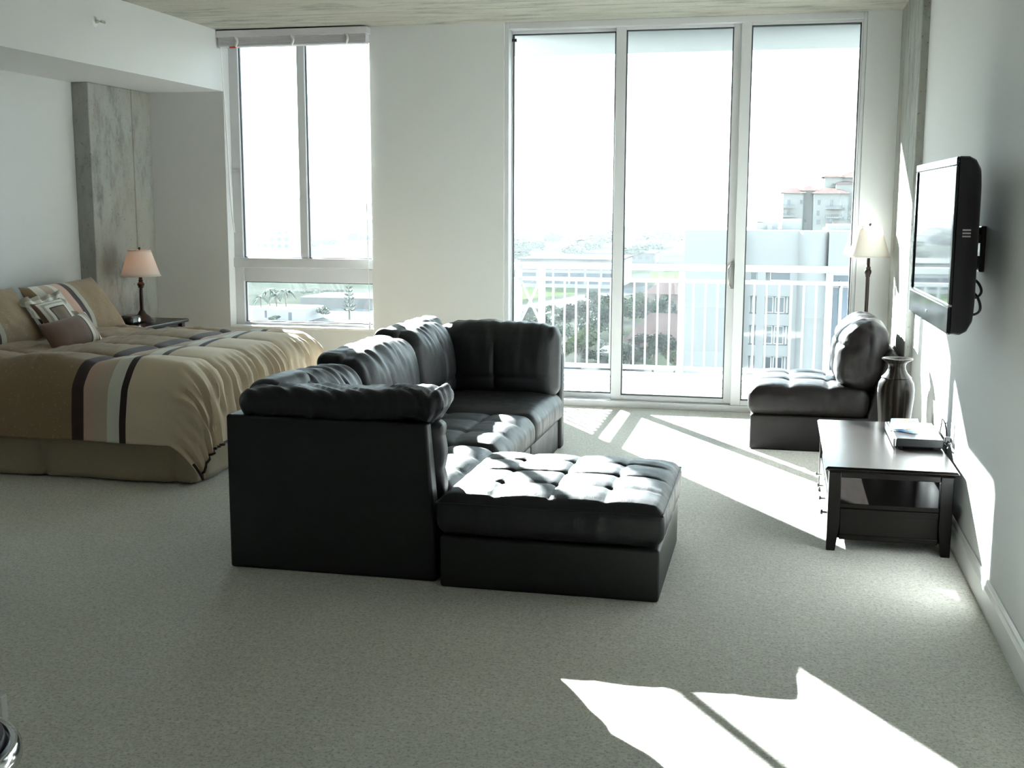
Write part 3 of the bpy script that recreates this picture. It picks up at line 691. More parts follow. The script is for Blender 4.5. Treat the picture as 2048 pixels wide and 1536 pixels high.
cf = obj('comforter', cmb, COMF, loc=((qx0+qx1)/2, (qy0+qy1)/2, CZ), solid=.014, offset=-1)
tag(cf, 'puffy gold-brown and beige comforter with a band of dark stripes, spread over the bed', 'comforter')
hem = [comf(i/90, 0) for i in range(84, 91)] + [comf(1, j/120) for j in range(1, 121)]
obj('hem_piping', MB().tube([p_ + Vector((.004, 0, -.004)) for p_ in hem], .008, 6), PIPING, cf)
# pillows
def pillow(w_, h_, th, M, ufn, nu=44, nv=30, flange=0.0, wrk=.006, seed=0):
    mb = MB()
    for sg in (1, -1):
        def fn(u, v):
            x, y = 2*u-1, 2*v-1
            ex, ey = 1-abs(x)**2.6, 1-abs(y)**2.6
            z = th/2*(max(0, ex)**.55)*(max(0, ey)**.55)
            pin = 1-.07*(1-abs(y)**2)*abs(x)**3; pin2 = 1-.09*(1-abs(x)**2)*abs(y)**3
            X, Y = x*w_/2*pin, y*h_/2*pin2
            z += wrk*nz((X*9+seed, Y*9, sg), 1.4)*min(1, z*30)
            return M @ Vector((X, Y, sg*z))
        mb.grid(fn, nu, nv, lambda u, v: max(.0001, ufn(u, v)))
    if flange:
        pts = []; n = 160
        def edge(k, o):
            s_ = (k/n*4) % 4; side, f = int(s_), s_-int(s_)
            c = [(-1, -1), (1, -1), (1, 1), (-1, 1)]; p0, p1 = c[side], c[(side+1) % 4]
            x, y = lerp(p0[0], p1[0], f), lerp(p0[1], p1[1], f)
            pin = 1-.07*(1-abs(y)**2)*abs(x)**3; pin2 = 1-.09*(1-abs(x)**2)*abs(y)**3
            r_ = .022*math.sin(k*.55)+.016*math.sin(k*.23+1) if o else 0
            return M @ Vector((x*(w_/2*pin+o), y*(h_/2*pin2+o), r_))
        k0 = len(mb.v)
        mb.add([edge(k, 0) for k in range(n)] + [edge(k, flange) for k in range(n)], [(k, (k+1) % n, n+(k+1) % n, n+k) for k in range(n)], [.86]*n+[.95]*n)
    return mb
def frame_M(c, yaxis_tilt, turn=0, roll=0):
    """pillow leaning back: local x -> along +Y world, local y -> up, local z -> toward +X"""
    B = Matrix(((0, 0, 1), (1, 0, 0), (0, 1, 0))).to_4x4()
    return Matrix.Translation(c) @ Matrix.Rotation(turn, 4, 'Z') @ Matrix.Rotation(-yaxis_tilt, 4, 'Y') @ B @ Matrix.Rotation(roll, 4, 'Z')
def pil(name, label, cat, m, mb, c, group):
    return tag(obj(name, mb, m, loc=c), label, cat, group)
c = (-4.95, 7.60, .832); pil('pillow_sham', 'gold pillow with curved dark stripes propped on the bed near the nightstand', 'pillow', SHAM, pillow(.92, .50, .22, frame_M(c, .62, 0, .03), lambda u, v: u*.97, seed=1), c, 'pillows on the bed')
c = (-4.96, 6.62, .832); pil('pillow_sham', 'gold pillow with dark stripes cut off by the left edge, behind the framed pillow', 'pillow', SHAM, pillow(.92, .50, .22, frame_M(c, .62, 0, -.02), lambda u, v: u*.97+.03, seed=5), c, 'pillows on the bed')
c = (-4.80, 7.14, .815); pil('throw_pillow', 'ruffle-edged square pillow with pale and dark frame stripes, between the two gold pillows', 'pillow', FRAMED, pillow(.36, .30, .12, frame_M(c, .60, 0, .06), lambda u, v: max(abs(2*u-1), abs(2*v-1))*.82, flange=.05, seed=9), c, 'pillows on the bed')
c = (-4.52, 6.87, .755); pil('lumbar_pillow', 'small brown oblong pillow with pale stripes at one end, in front of the others', 'pillow', LUMB, pillow(.50, .23, .13, frame_M(c, .55, -.10, .10), lambda u, v: u*.98, seed=13, wrk=.004), c, 'pillows on the bed')

# ------------------------------------------------------------------ nightstand and clock
ns = thing('nightstand', 'dark espresso nightstand between the bed and the window wall', 'nightstand', (-4.93, 8.45, 0))
nx0, nx1, ny0, ny1 = -5.18, -4.70, 8.09, 8.80
obj('top', bx(nx0, ny0, .640, nx1, ny1, NZ), WOOD, ns, sm=False, bevel=.008, seg=3)
for x in (nx0+.025, nx1-.075):
    for y in (ny0+.025, ny1-.075): obj('leg', bx(x, y, 0, x+.05, y+.05, .640), WOOD, ns, sm=False, bevel=.004)
obj('apron', bx(nx0+.04, ny0+.04, .58, nx1-.045, ny1-.04, .640), WOOD, ns, sm=False, bevel=.003)
obj('shelf', bx(nx0+.03, ny0+.03, .18, nx1-.03, ny1-.03, .205), WOOD, ns, sm=False, bevel=.003)
ck = thing('clock_radio', 'small dark clock radio with a glassy face, on the nightstand beside the lamp', 'clock radio', (-4.90, 8.25, NZ))
obj('case', MB().softbox((-4.90, 8.24, NZ+.036), (.055, .085, .036), .03, (4, 8, 2)), PLASTIC_B, ck)
FACE = mat('clock_face', (.10, .14, .14), .1, spec=.8)
obj('display', bx(-4.847, 8.18, NZ+.018, -4.842, 8.30, NZ+.055), FACE, ck, sm=False, bevel=.002)
obj('dial', MB().tube([(-4.846, 8.265, NZ+.036), (-4.838, 8.265, NZ+.036)], .018, 16), CHROME, ck)

# ------------------------------------------------------------------ sprinkler on the bulkhead
sk = thing('fire_sprinkler', 'small white fire sprinkler head on the side of the bulkhead', 'sprinkler', (-4.517, 7.32, 2.80))
obj('escutcheon', MB().tube([(-4.517, 7.32, 2.80), (-4.512, 7.32, 2.80), (-4.506, 7.32, 2.80)], [.036, .034, .020], 20), PLASTIC_W, sk)
obj('nozzle', MB().tube([(-4.508, 7.32, 2.80), (-4.485, 7.32, 2.80)], [.013, .009], 10), NICKEL, sk)
sp_ = MB(); sp_.tube(bez([(-4.49, 7.305, 2.80), (-4.47, 7.298, 2.80), (-4.452, 7.312, 2.80)], 8), .003, 6); sp_.tube(bez([(-4.49, 7.335, 2.80), (-4.47, 7.342, 2.80), (-4.452, 7.328, 2.80)], 8), .003, 6)
obj('deflector_arms', sp_, NICKEL, sk); obj('deflector', bx(-4.453, 7.296, 2.788, -4.450, 7.344, 2.806), NICKEL, sk, sm=False)

# ------------------------------------------------------------------ stool edge and box at lower left
sx, sy_, sz = -1.412, 1.60, .66
st = thing('bar_stool', 'round dark stool seat with a shiny chrome rim cut off by the lower left corner', 'stool', (sx, sy_, 0))
SEATV = mat('stool_vinyl', (.02, .012, .035), .3)
obj('seat', MB().lathe([(.10, sz-.02), (.155, sz-.015), (.163, sz+.005), (.155, sz+.03), (.10, sz+.043), (.001, sz+.047)], sx, sy_, 48), SEATV, st)
obj('seat_rim', MB().lathe([(.150, sz-.024), (.176, sz-.022), (.182, sz-.010), (.182, sz+.006), (.176, sz+.016), (.164, sz+.018)], sx, sy_, 64, cap=False), CHROME, st, solid=.003)
obj('pedestal', MB().lathe([(.20, 0), (.20, .012), (.05, .03), (.03, .05), (.03, sz-.02)], sx, sy_, 32), CHROME, st)
obj('foot_ring', ring(sx, sy_, .16, .25, .010), CHROME, st)

tag(obj('storage_box', bx(-2.56, 3.02, 0, -2.30, 3.05, .085), PLASTIC_W, loc=(-2.43, 3.035, 0), sm=False, bevel=.004), 'pale grey flat box edge on the carpet at the lower left corner, behind the stool', 'box')
# ------------------------------------------------------------------ balcony
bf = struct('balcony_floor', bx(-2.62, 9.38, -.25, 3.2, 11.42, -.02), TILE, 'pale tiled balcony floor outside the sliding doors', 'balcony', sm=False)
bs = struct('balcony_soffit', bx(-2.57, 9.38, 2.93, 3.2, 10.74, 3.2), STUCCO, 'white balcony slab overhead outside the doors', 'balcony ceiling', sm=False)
rl = thing('balcony_railing', 'white metal balcony railing with slim pickets outside the sliding doors', 'railing', (-.9, 11.2, 0))
RY, RX0, RX1 = 11.20, -2.455, 1.6
rr_ = MB(); rr_.box(RX0-.03, RY-.035, .985, RX1, RY+.035, 1.045); rr_.box(RX0-.035, 9.40, .985, RX0+.035, RY, 1.045)
obj('top_rail', rr_, RAILW, rl, sm=False, bevel=.012)
rr_ = MB(); rr_.box(RX0, RY-.02, .870, RX1, RY+.02, .905); rr_.box(RX0-.02, 9.40, .870, RX0+.02, RY, .905); obj('middle_rail', rr_, RAILW, rl, sm=False, bevel=.004)
rr_ = MB(); rr_.box(RX0, RY-.02, .035, RX1, RY+.02, .075); rr_.box(RX0-.02, 9.40, .035, RX0+.02, RY, .075); obj('bottom_rail', rr_, RAILW, rl, sm=False, bevel=.004)
for x in (RX0, -2.225, -.878, .470, 1.55): obj('post', bx(x-.03, RY-.03, -.02, x+.03, RY+.03, .985), RAILW, rl, sm=False, bevel=.004)
for a, b in ((-2.225, -.878), (-.878, .470), (.470, 1.55)):
    n = round((b-a)/.110)
    for k in range(1, n): x = lerp(a, b, k/n); obj('picket', bx(x-.009, RY-.009, .075, x+.009, RY+.009, .870), RAILW, rl, sm=False)
for k in range(1, 15):
    y = lerp(RY, 9.45, k/15); obj('picket', bx(RX0-.009, y-.009, .075, RX0+.009, y+.009, .870), RAILW, rl, sm=False)
for z0, z1 in ((.475, .870), (.075, .475)):
    for a, b in ((RX0+.02, -2.245), (-2.245, RX0+.02)):
        obj('brace', MB().tube([(a, RY, z0), (b, RY, z1)], .014, 6), RAILW, rl)

# ------------------------------------------------------------------ outdoors
GZ = -28.0
GRASS = mat('lawn_grass', (.13, .19, .06), .95, spec=0.0)
t = NT(GRASS); t.base(t.ramp(t.noise(t.coord(), .6, 4), [(.3, (.020, .032, .008)), (.7, (.034, .05, .014))]))
EARTH = mat('town_ground', (.16, .17, .13), .95, spec=0.0)
t = NT(EARTH); t.base(t.ramp(t.noise(t.coord(), .03, 5), [(.35, (.010, .016, .009)), (.52, (.020, .023, .016)), (.7, (.038, .038, .034))]))
ASPH = mat('pale_asphalt', (.06, .06, .06), .9, spec=0.0)
WHITEB = mat('white_stucco', (.235, .222, .213), .8)
PALEB = mat('pale_stucco', (.20, .19, .175), .85)
PINKB = mat('pink_stucco', (.13, .09, .075), .85)
GREYB = mat('grey_concrete', (.09, .095, .10), .9)
ROOFR = mat('terracotta_roof', (.080, .052, .046), .85, spec=0.0)
ROOFW = mat('white_roof', (.075, .075, .072), .8, spec=0.0)
WGLASS = mat('dark_window_glass', (.045, .055, .065), .12, spec=.6)
BGLASS = mat('blue_curtain_glass', (.05, .08, .12), .1, spec=.6)
BARK = mat('tree_bark', (.10, .08, .06), .95)
def leafm(name, c):
    m = mat(name, c, .8, spec=.2); t = NT(m)
    g = t.n('ShaderNodeObjectInfo'); a = t.noise(t.coord(), 1.3, 3)
    t.base(t.ramp(a, [(.3, tuple(x*.6 for x in c)), (.7, tuple(x*1.35 for x in c))])); return m
LEAFS = [leafm('leaf_dark', (.020, .032, .016)), leafm('leaf_mid', (.030, .044, .018)), leafm('leaf_light', (.046, .056, .020)), leafm('leaf_grey', (.042, .045, .032))]
g = struct('ground_outside', bx(-1500, 40, GZ-2, 900, 4200, GZ), EARTH, 'distant town ground far below the balcony', 'ground', sm=False)
def ground_poly(name, pts, m, label, cat, h=.06):
    P = [at_z(x, y, GZ) for x, y in pts]
    mb = MB().prism([(p.x, p.y) for p in P], GZ+.01, GZ+h, 'z'); o = struct(name, mb, m, label, cat, sm=False); return o
ground_poly('lawn', [(1036, 600), (1150, 588), (1160, 572), (1036, 570)], GRASS, 'bright green lawn seen through the left door panel', 'lawn', .06)
ground_poly('lawn', [(1300, 566), (1362, 566), (1362, 545), (1300, 545)], GRASS, 'bright green lawn patch beside the white office block', 'lawn', .06)
ground_poly('road', [(1000, 652), (1120, 622), (1225, 598), (1290, 583), (1290, 572), (1215, 582), (1110, 600), (1000, 618)], ASPH, 'pale road curving past the lawn below the balcony', 'road', .12)
ground_poly('parking_lot', [(470, 660), (760, 668), (760, 610), (470, 612)], ROOFW, 'white sunlit lot seen through the low window pane', 'parking lot', .05)
ground_poly('parking_lot', [(1120, 752), (1375, 765), (1375, 738), (1120, 728)], ASPH, 'pale sunlit lot under the small trees behind the railing', 'parking lot', .05)

# leaves and trees
def leafy(n, blobs, leaf, seed):
    rnd = random.Random(seed); mb = MB()
    tot = sum(b[3]**2 for b in blobs)
    for (bx_, by_, bz_, br_) in blobs:
        for _ in range(int(n*br_**2/tot)):
            d = Vector((rnd.gauss(0, 1), rnd.gauss(0, 1), rnd.gauss(0, 1))).normalized()*br_*(rnd.random()**.35)*rnd.uniform(.85, 1.08)
            p = Vector((bx_, by_, bz_)) + Vector((d.x, d.y, d.z*.8)); s_ = leaf*rnd.uniform(.6, 1.3)
            a = Vector((rnd.gauss(0, 1), rnd.gauss(0, 1), rnd.gauss(0, 1))).normalized(); b = a.orthogonal().normalized()
            mb.add([p-a*s_-b*s_*.5, p+a*s_-b*s_*.5, p+a*s_*.8+b*s_*.6, p-a*s_*.8+b*s_*.6], [(0, 1, 2, 3)])
    return mb
CROWNS = []
for k in range(5):
    rnd = random.Random(40+k); bl_ = [(rnd.uniform(-.33, .33), rnd.uniform(-.33, .33), rnd.uniform(.5, .82), rnd.uniform(.16, .27)) for _ in range(9)]
    mb = leafy(1500, bl_, .038, k); me = bpy.data.meshes.new('crown'); me.from_pydata([tuple(p) for p in mb.v], [], mb.f); CROWNS.append(me)
tk = MB().tube([(0, 0, 0), (.02, .01, .3), (0, .02, .6)], [.035, .026, .014], 7)
for a in range(4): tk.tube([(0, .01, .32), (.18*math.cos(a*1.7), .18*math.sin(a*1.7), .62)], [.018, .008], 5)
TRUNK = bpy.data.meshes.new('trunk'); TRUNK.from_pydata([tuple(p) for p in tk.v], [], tk.f); TRUNK.materials.append(BARK)
CM = {}
def tree(px, py, hpx, wpx, kind, crown, label, group, trunk=True):
    """tree whose foot stands at the ground point seen at pixel (px, py)"""
    P = at_z(px, py, GZ); D = (P - Vector((0, 0, CH))).dot(FW); h = hpx*D/FPX; w_ = wpx*D/FPX
    e = thing('tree', label, 'tree', P, group)
    key = (crown, kind)
    if key not in CM:
        me = CROWNS[crown].copy(); me.materials.append(LEAFS[kind]); CM[key] = me
    c = bpy.data.objects.new('crown', CM[key]); COL.objects.link(c); c.parent = e; c.scale = (w_, w_, h); c.rotation_euler.z = random.uniform(0, 6)
    if trunk:
        k = bpy.data.objects.new('trunk', TRUNK); COL.objects.link(k); k.parent = e; k.scale = (h*.8, h*.8, h)
    return e
near = [  # px, py(foot), height px, width px, kind, crown
    (1160, 738, 88, 84, 2, 0, 'yellow-green rounded tree just above the far sofa cushion, left of the first door stile'),
    (1190, 700, 96, 66, 0, 1, 'dark green tree behind the yellow-green one, left of the first door stile'),
    (1150, 668, 66, 74, 3, 2, 'grey-green tree above the sofa back, in front of the road'),
    (1102, 640, 34, 52, 1, 3, 'low mid-green tree at the road beside the cross-braced railing corner'),
    (1208, 660, 72, 60, 1, 4, 'mid-green tree right beside the first door stile, below the road'),
    (1268, 662, 78, 66, 1, 0, 'mid-green tree right of the first door stile, above the red roof'),
    (1312, 664, 80, 70, 0, 1, 'dark green tree above the middle of the red roof'),
    (1352, 660, 46, 44, 0, 2, 'dark green tree at the left edge of the white office block'),
    (1258, 745, 64, 46, 3, 3, 'pale grey-green small tree at the left end below the red roof'),
    (1305, 746, 80, 84, 3, 4, 'pale olive spreading tree in front of the red roof'),
    (1348, 748, 54, 46, 2, 0, 'light green small tree low beside the white office block'),
    (1172, 708, 40, 60, 1, 1, 'mid-green bushy tree low behind the railing near the hedge')]
for px, py, h_, w_, k, c_, lab in near: tree(px, py, h_, w_, k, c_, lab, 'trees below the balcony')
rnd = random.Random(11)
for i, (px, py) in enumerate(((1062, 655), (1082, 668), (1120, 660), (1135, 690), (1098, 690), (1176, 640), (1196, 625), (1222, 640), (1245, 628), (1236, 690), (1288, 640), (1330, 642), (1366, 690), (1226, 716), (1150, 716), (1120, 728), (1240, 742), (1190, 736), (1284, 700), (1368, 722), (1062, 700))):
    tree(px, py, rnd.uniform(34, 50), rnd.uniform(44, 62), rnd.choice((0, 1, 1, 3, 2)), i % 5, 'green tree in the dense grove behind the railing pickets', 'grove behind the railing')
rnd = random.Random(3)
farlab = 'hazy distant tree in the line of trees along the horizon'
for i in range(74):
    row = i % 4; px = 1018 + (i*29.7) % 352 + rnd.uniform(-8, 8); py = (524, 508, 494, 480)[row] + rnd.uniform(-3, 3); h_ = (26, 30, 28, 24)[row]*rnd.uniform(.8, 1.3)
    tree(px, py, h_, h_*rnd.uniform(1.4, 2.1), rnd.choice((0, 0, 1, 3)), rnd.randrange(5), farlab, 'hazy trees on the horizon', False)
for i in range(16):
    px = rnd.uniform(614, 665); py = rnd.uniform(486, 500); tree(px, py, 22, 34, rnd.choice((0, 1, 3)), i % 5, 'hazy distant tree seen through the right pane of the left window', 'hazy trees outside the left window', False)
for i in range(14):
    px = 560 + i*9; py = 590 + rnd.uniform(-2, 2); tree(px, py, 11, 20, rnd.choice((0, 1)), i % 5, 'low hazy tree in the row beyond the palms, through the low window pane', 'low trees beyond the palms', False)
# palms, bush, norfolk pine outside the low window pane
def palm(px, py, hpx, label):
    P = at_z(px, py, GZ); D = (P-Vector((0, 0, CH))).dot(FW); h = hpx*D/FPX
    e = thing('palm_tree', label, 'palm tree', P, 'palms outside the low pane')
    obj('trunk', MB().tube([P, P+Vector((.1, 0, h*.4)), P+Vector((0, 0, h*.72))], [.3, .24, .2], 7), BARK, e)
    mb = MB(); tp = P+Vector((0, 0, h*.72)); rn = random.Random(int(px))
    for k in range(17):
        a = 2*PI*k/17+rn.uniform(-.2, .2); el = rn.uniform(.2, 1.45); Lf = h*.34*rn.uniform(.8, 1.1)
        d = Vector((math.cos(a), math.sin(a), 0)); sd = Vector((-d.y, d.x, 0)); prev = None
        for j in range(7):
            u = j/6; p = tp + d*(Lf*u*math.cos(el*.6)) + Vector((0, 0, Lf*(1.15*math.sin(el)*u - 1.1*u*u))); w_ = Lf*.12*math.sin(PI*(.12+.86*u))
            q = [p-sd*w_+Vector((0, 0, -w_*.6)), p, p+sd*w_+Vector((0, 0, -w_*.6))]
            if prev: mb.add(prev+q, [(0, 1, 4, 3), (1, 2, 5, 4)])
            prev = q
    obj('fronds', mb, LEAFS[0], e, sm=False)
for px, py, h_, lab in ((522, 640, 60, 'leftmost palm of the group seen through the low window pane'), (540, 636, 74, 'second palm from the left seen through the low window pane'), (553, 638, 64, 'third palm from the left seen through the low window pane'), (572, 638, 74, 'rightmost palm of the group seen through the low window pane')): palm(px, py, h_, lab)
tree(645, 640, 28, 34, 0, 2, 'round dark bush standing on the white lot, right of the palms', 'shrubs on the lot outside the low pane', False)
tree(549, 644, 14, 26, 1, 1, 'low shrub in front of the low building below the palms', 'shrubs on the lot outside the low pane', False)
P = at_z(699, 640, GZ); D = (P-Vector((0, 0, CH))).dot(FW); h = 74*D/FPX
e = thing('norfolk_pine', 'thin tiered pine with bare level branches, at the right of the low window pane', 'tree', P)
obj('trunk', MB().tube([P, P+Vector((0, 0, h))], [.32, .05], 7), LEAFS[3], e)
for k in range(7):
    z = h*(.28+.1*k); mb = MB(); r_ = h*.19*(1-.09*k)
    for a in range(6):
        dx_, dy_ = math.cos(a*PI/3+k*.4), math.sin(a*PI/3+k*.4); mb.tube(bez([P+Vector((0, 0, z)), P+Vector((dx_*r_*.5, dy_*r_*.5, z-.15)), P+Vector((dx_*r_, dy_*r_, z+.35))], 8), [.12, .16, .2, .2, .2, .18, .14, .1, .05][:9] if False else .14, 5)
    obj('branch_tier', mb, LEAFS[0], e)

# buildings
def bld(name, label, loc, group=None): return thing(name, label, 'building', loc, group)
# ---- white office block
DY = 137.0
def ox(px, py=560): return at_y(px, py, DY).x
def oz(py, px=1500): return at_y(px, py, DY).z
X0, X1, X2, X3, X4 = ox(1368), ox(1486), ox(1596), ox(1655), ox(1760)
ZT = oz(461)
ob = bld('office_block', 'large white office block with dark strip windows right outside the balcony', ((X0+X4)/2, DY+8, GZ))
obj('blank_wing', bx(X0, DY, GZ, X1, DY+22, ZT), WHITEB, ob, sm=False)
rows = [(545, 562), (595, 627), (654, 690), (716, 750), (775, 810)]
wl = MB(); prevz = ZT
rz = []
for a, b in rows: rz.append((oz(b), oz(a)))
zc = ZT
for z0, z1 in rz:
    wl.box(X1, DY+1.3, z1+.1, X2, DY+2, zc); zc = z0-.12
wl.box(X1, DY+1.3, GZ, X2, DY+2, zc); wl.box(X1, DY+2, GZ, X2, DY+22, ZT)
for z0, z1 in rz: wl.box(X1, DY+1.3, z0-.12, X1+.8, DY+2, z1+.1); wl.box(X2-.9, DY+1.3, z0-.12, X2, DY+2, z1+.1); wl.box(ox(1514), DY+1.3, z0-.12, ox(1531), DY+2, z1+.1)
obj('window_wing', wl, WHITEB, ob, sm=False)
for i, (z0, z1) in enumerate(rz):
    spans = ((1500, 1513), (1540, 1581)) if i == 0 else ((1497, 1501), (1505, 1511), (1535, 1548), (1552, 1571), (1575, 1578))
    for a, b in spans:
        w_ = obj('window', bx(ox(a), DY+1.85, z0, ox(b), DY+2.02, z1), ALU, ob, sm=False)
        obj('pane', bx(ox(a)+.08, DY+1.80, z0+.08, ox(b)-.08, DY+1.86, z1-.08), WGLASS, w_, sm=False)
st_ = MB().lathe([(1, GZ), (1, ZT-.05)], 0, 0, 32); cxm, hw = (X2+X3)/2, (X3-X2)/2
st_.xf(Matrix.Translation((cxm, DY+2.6, 0)) @ Matrix.Diagonal((hw*1.12, 3.2, 1, 1)))
obj('stair_tower', st_, WHITEB, ob)
obj('glass_wing', bx(X3, DY+2, GZ, X4, DY+22, oz(548)), BGLASS, ob, sm=False)
tp = MB(); tp.box(X3, DY, oz(548), X4, DY+22, ZT); tp.box(X3, DY+1.4, GZ, X3+.7, DY+2.2, oz(548)); tp.box(ox(1680), DY+1.4, GZ, ox(1684), DY+2.2, oz(560)); tp.box(X3, DY+1.4, oz(566), X4, DY+2.2, oz(574))
obj('mullions', tp, WHITEB, ob, sm=False)
rf = MB(); rf.box(ox(1508), DY+6, ZT, ox(1552), DY+12, oz(446)); rf.box(ox(1560), DY+7, ZT, ox(1600), DY+13, oz(440)); rf.box(ox(1655), DY+6, ZT, ox(1750), DY+12, oz(450)); rf.box(ox(1530), DY+5, ZT, ox(1540), DY+6, oz(452)); rf.box(ox(1500), DY+6, oz(444), ox(1522), DY+12, oz(442))
obj('roof_plant', rf, WHITEB, ob, sm=False)
# ---- mediterranean tower
MY = 235.0
def mx(px): return at_y(px, 420, MY).x
def mz(py): return at_y(1640, py, MY).z
mb_ = bld('hotel_tower', 'pale stepped apartment tower with red tiled hip roofs rising behind the white office block', (mx(1640), MY+12, GZ))
def hip(px0, px1, ybase, ytop, dep0, dep1, ov=.6):
    x0, x1, zb, zt = mx(px0)-ov, mx(px1)+ov, mz(ybase), mz(ytop); y0, y1 = MY+dep0-ov, MY+dep1+ov; cx, cy = (x0+x1)/2, (y0+y1)/2; k = min(x1-x0, y1-y0)*.15
    return MB().add([(x0, y0, zb), (x1, y0, zb), (x1, y1, zb), (x0, y1, zb), (cx-k, cy, zt), (cx+k, cy, zt)], [(0, 1, 5, 4), (1, 2, 5), (2, 3, 4, 5), (3, 0, 4), (3, 2, 1, 0)])
vols = [((1566, 1606), 386, 375, (0, 14)), ((1604, 1632), 381, 371, (2, 16)), ((1626, 1694), 387, 374, (-2, 16)), ((1650, 1685), 352, 345, (8, 20)), ((1684, 1760), 352, 338, (14, 30)), ((1672, 1716), 366, 360, (4, 16))]
for (a, b), yb, yt, (d0, d1) in vols:
    v_ = obj('wing', bx(mx(a), MY+d0, GZ, mx(b), MY+d1, mz(yb)), PALEB, mb_, sm=False)
    obj('roof', hip(a, b, yb, yt, d0, d1), ROOFR, v_, sm=False)
for px, py, w_, h_, dep in ((1577, 405, 6, 11, 0), (1602, 404, 5, 8, 0), (1637, 405, 6, 10, -2), (1662, 406, 6, 13, -2), (1577, 425, 6, 10, 0), (1636, 426, 6, 10, -2), (1661, 443, 8, 11, -2), (1686, 418, 4, 6, -2), (1701, 418, 4, 6, 4), (1686, 436, 4, 6, -2), (1701, 436, 4, 6, 4), (1612, 442, 4, 6, 2), (1637, 444, 8, 9, -2)):
    obj('window', bx(mx(px-w_/2), MY+dep-.08, mz(py+h_/2), mx(px+w_/2), MY+dep+.1, mz(py-h_/2)), WGLASS, mb_, sm=False)
for a, b, y_, dep in ((1562, 1588, 414, 0), (1562, 1588, 432, 0), (1650, 1682, 416, -2), (1650, 1682, 434, -2)):
    bc = obj('balcony', bx(mx(a), MY+dep-1.4, mz(y_+2), mx(b), MY+dep, mz(y_)), PALEB, mb_, sm=False)
    r_ = MB(); r_.box(mx(a), MY+dep-1.4, mz(y_-5), mx(b), MY+dep-1.3, mz(y_-4.2))
    for k in range(9): x = lerp(mx(a), mx(b), k/8); r_.box(x-.05, MY+dep-1.4, mz(y_), x+.05, MY+dep-1.3, mz(y_-5))
    obj('balustrade', r_, GREYB, bc, sm=False)
def simple_building(name, label, px0, px1, pyfoot, pytop, depth, m, roof=None, bands=None, wins=None, group=None, roofm=None):
    F = at_z((px0+px1)/2, pyfoot, GZ); Y = F.y
    x0, x1 = at_y(px0, pyfoot, Y).x, at_y(px1, pyfoot, Y).x; zt = at_y((px0+px1)/2, pytop, Y).z
    e = bld(name, label, ((x0+x1)/2, Y+depth/2, GZ), group)
    def Z(py): return at_y((px0+px1)/2, py, Y).z
    def X(px): return at_y(px, pyfoot, Y).x
    w_ = obj('walls', bx(x0, Y, GZ, x1, Y+depth, zt), m, e, sm=False)
    if roof == 'hip':
        o = 1.0; k = (x1-x0)*.28; zz = zt + roofm
        r_ = MB().add([(x0-o, Y-o, zt), (x1+o, Y-o, zt), (x1+o, Y+depth+o, zt), (x0-o, Y+depth+o, zt), (x0+k, Y+depth/2, zz), (x1-k, Y+depth/2, zz)], [(0, 1, 5, 4), (1, 2, 5), (2, 3, 4, 5), (3, 0, 4), (3, 2, 1, 0)])
        obj('roof', r_, ROOFR, e, sm=False)
    elif roof == 'flat': obj('roof', bx(x0-.6, Y-.6, zt, x1+.6, Y+depth+.6, zt+.6), ROOFW, e, sm=False)
    for (a, b, c_, d_) in (wins or []):
        obj('window', bx(X(a), Y-.06, Z(d_), X(b), Y+.1, Z(c_)), WGLASS, e, sm=False)
    return e
simple_building('parking_garage', 'long pale parking garage with dark open decks, beyond the lawn', 1040, 1236, 576, 521, 40, PALEB, 'flat', wins=[(1044+j*32, 1072+j*32, y0, y0+8) for y0 in (532, 546, 560) for j in range(6)])
simple_building('warehouse', 'grey low building on the horizon at the left door edge', 1000, 1072, 500, 466, 30, GREYB, None, wins=[(1008+j*12, 1016+j*12, 478, 484) for j in range(5)])
simple_building('warehouse', 'long low white-roofed hall on the horizon in the left door panel', 1076, 1150, 484, 466, 30, PALEB, 'flat')
simple_building('store', 'long low white building strip beyond the garage, seen past the first door stile', 1160, 1306, 527, 508, 25, ROOFW, 'flat', wins=[(1262, 1270, 512, 518), (1276, 1284, 512, 518), (1290, 1298, 512, 518)])
simple_building('store', 'small pale cube building beyond the garage near the white office block', 1280, 1312, 526, 503, 14, PALEB, None, wins=[(1286, 1294, 508, 514), (1298, 1306, 508, 514)])
simple_building('house', 'pink stucco house behind the trees at the left edge of the office block', 1290, 1380, 628, 588, 14, PINKB, 'hip', roofm=3.0, wins=[(1326, 1332, 610, 619), (1344, 1352, 608, 620)])
hs = simple_building('house', 'low house with a long red tiled roof in the middle door panel', 1255, 1375, 700, 684, 22, PINKB, 'hip', roofm=5.0, wins=[(1270, 1280, 688, 696), (1300, 1310, 688, 696)])
for (px, py, lab) in ((1309, 661, 'left of the two white domed skylights on the red roof'), (1346, 671, 'right of the two white domed skylights on the red roof')):
    Pq = at_y(px, py, hs.location.y-3.0); m = MB().lathe([(1.9, -.9), (1.8, 0), (1.2, .55), (.01, .8)], 0, 0, 16, sy=.8); m.xf(Matrix.Translation(Pq))
    tag(obj('skylight', m, ROOFW, loc=Pq), lab, 'skylight', 'white skylights on the red roof')
simple_building('shed', 'low pale flat-roofed shed behind the yellow-green tree, left of the first door stile', 1198, 1240, 738, 712, 10, ROOFW, 'flat')
simple_building('tower_block', 'faint pale high-rise on the horizon in the left pane of the window', 492, 580, 520, 395, 30, WHITEB, None, wins=[(500+j*14, 507+j*14, 410+i*13, 417+i*13) for i in range(7) for j in range(6)])
simple_building('office_tower', 'white office building with two dark window bands in the right pane of the window', 690, 742, 520, 406, 30, WHITEB, None, wins=[(696, 716, 412, 426), (719, 740, 412, 426), (696, 716, 466, 480), (719, 740, 466, 480)])
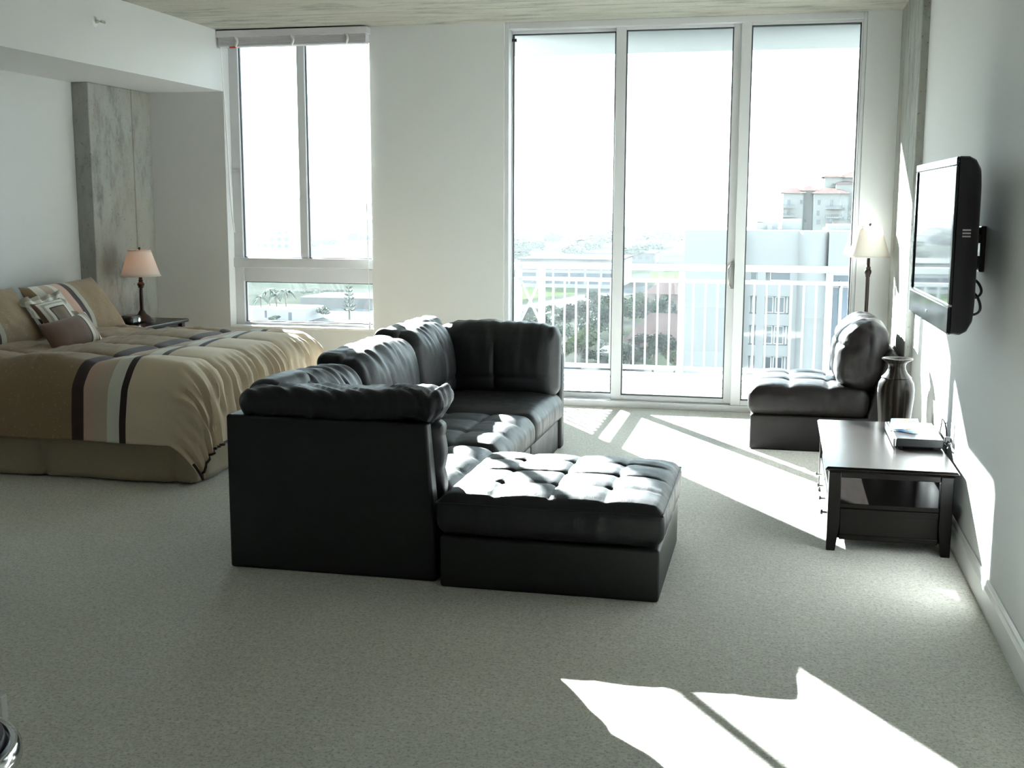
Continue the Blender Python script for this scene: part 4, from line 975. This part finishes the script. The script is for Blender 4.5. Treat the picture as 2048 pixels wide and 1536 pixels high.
simple_building('store', 'low pale building with a blue door below the palms in the low window pane', 506, 612, 642, 617, 12, WHITEB, None, wins=[(530, 534, 622, 636), (577, 584, 624, 640)])
simple_building('store', 'long low pale hall at the far side of the lot behind the pine', 600, 770, 618, 596, 20, ROOFW, None)

# ------------------------------------------------------------------ haze outdoors
HZ = bpy.data.materials.new('coastal_haze'); HZ.use_nodes = True; nt = HZ.node_tree; nt.nodes.clear()
o_ = nt.nodes.new('ShaderNodeOutputMaterial'); vs_ = nt.nodes.new('ShaderNodeVolumeScatter'); vs_.inputs['Color'].default_value = (.93, .97, 1, 1); vs_.inputs['Density'].default_value = .00008; vs_.inputs['Anisotropy'].default_value = .3
nt.links.new(vs_.outputs[0], o_.inputs['Volume'])
hz = struct('coastal_haze', bx(-1400, 60, GZ+.2, 800, 2600, 45), HZ, 'bright coastal haze over the town', 'haze', sm=False)

# ------------------------------------------------------------------ light
sd = bpy.data.lights.new('sun', 'SUN'); sd.energy = 85; sd.angle = math.radians(.53); sd.color = (.93, .985, 1)
so = bpy.data.objects.new('sun', sd); COL.objects.link(so)
so.rotation_euler = Vector((.65, -1, -.46)).to_track_quat('-Z', 'Y').to_euler(); so.location = (-8, 20, 10)
wd = bpy.data.worlds.new('sky'); S.world = wd; wd.use_nodes = True; nt = wd.node_tree; bg = nt.nodes['Background']
tc = nt.nodes.new('ShaderNodeTexCoord'); sx_ = nt.nodes.new('ShaderNodeSeparateXYZ'); nt.links.new(tc.outputs['Generated'], sx_.inputs[0])
rp = nt.nodes.new('ShaderNodeValToRGB'); e_ = rp.color_ramp.elements
e_[0].position = 0; e_[0].color = (.84, .98, 1, 1); e_[1].position = .7; e_[1].color = (.50, .72, .88, 1)
nt.links.new(sx_.outputs['Z'], rp.inputs['Fac']); nt.links.new(rp.outputs['Color'], bg.inputs['Color'])
bg.inputs['Strength'].default_value = 6.0
def portal(x0, x1, z0, z1, y):
    ld = bpy.data.lights.new('window_portal', 'AREA'); ld.shape = 'RECTANGLE'; ld.size = x1-x0; ld.size_y = z1-z0; ld.cycles.is_portal = True
    lo = bpy.data.objects.new('window_portal', ld); COL.objects.link(lo); lo.location = ((x0+x1)/2, y, (z0+z1)/2); lo.rotation_euler = (-PI/2, 0, 0)
portal(WX0, WX1, WZ0, WZ1, 9.375); portal(DX0, DX1, 0, HC, 9.375)

vs = S.view_settings
vs.view_transform = 'Standard'; vs.look = 'None'; vs.gamma = 1; vs.use_curve_mapping = False; vs.exposure = 0.36
S.display_settings.display_device = 'sRGB'
cy_ = S.cycles
cy_.max_bounces = 14; cy_.diffuse_bounces = 7; cy_.glossy_bounces = 5; cy_.transparent_max_bounces = 16; cy_.volume_bounces = 0
cy_.use_denoising = True; cy_.sample_clamp_indirect = 25; cy_.caustics_reflective = False; cy_.caustics_refractive = False
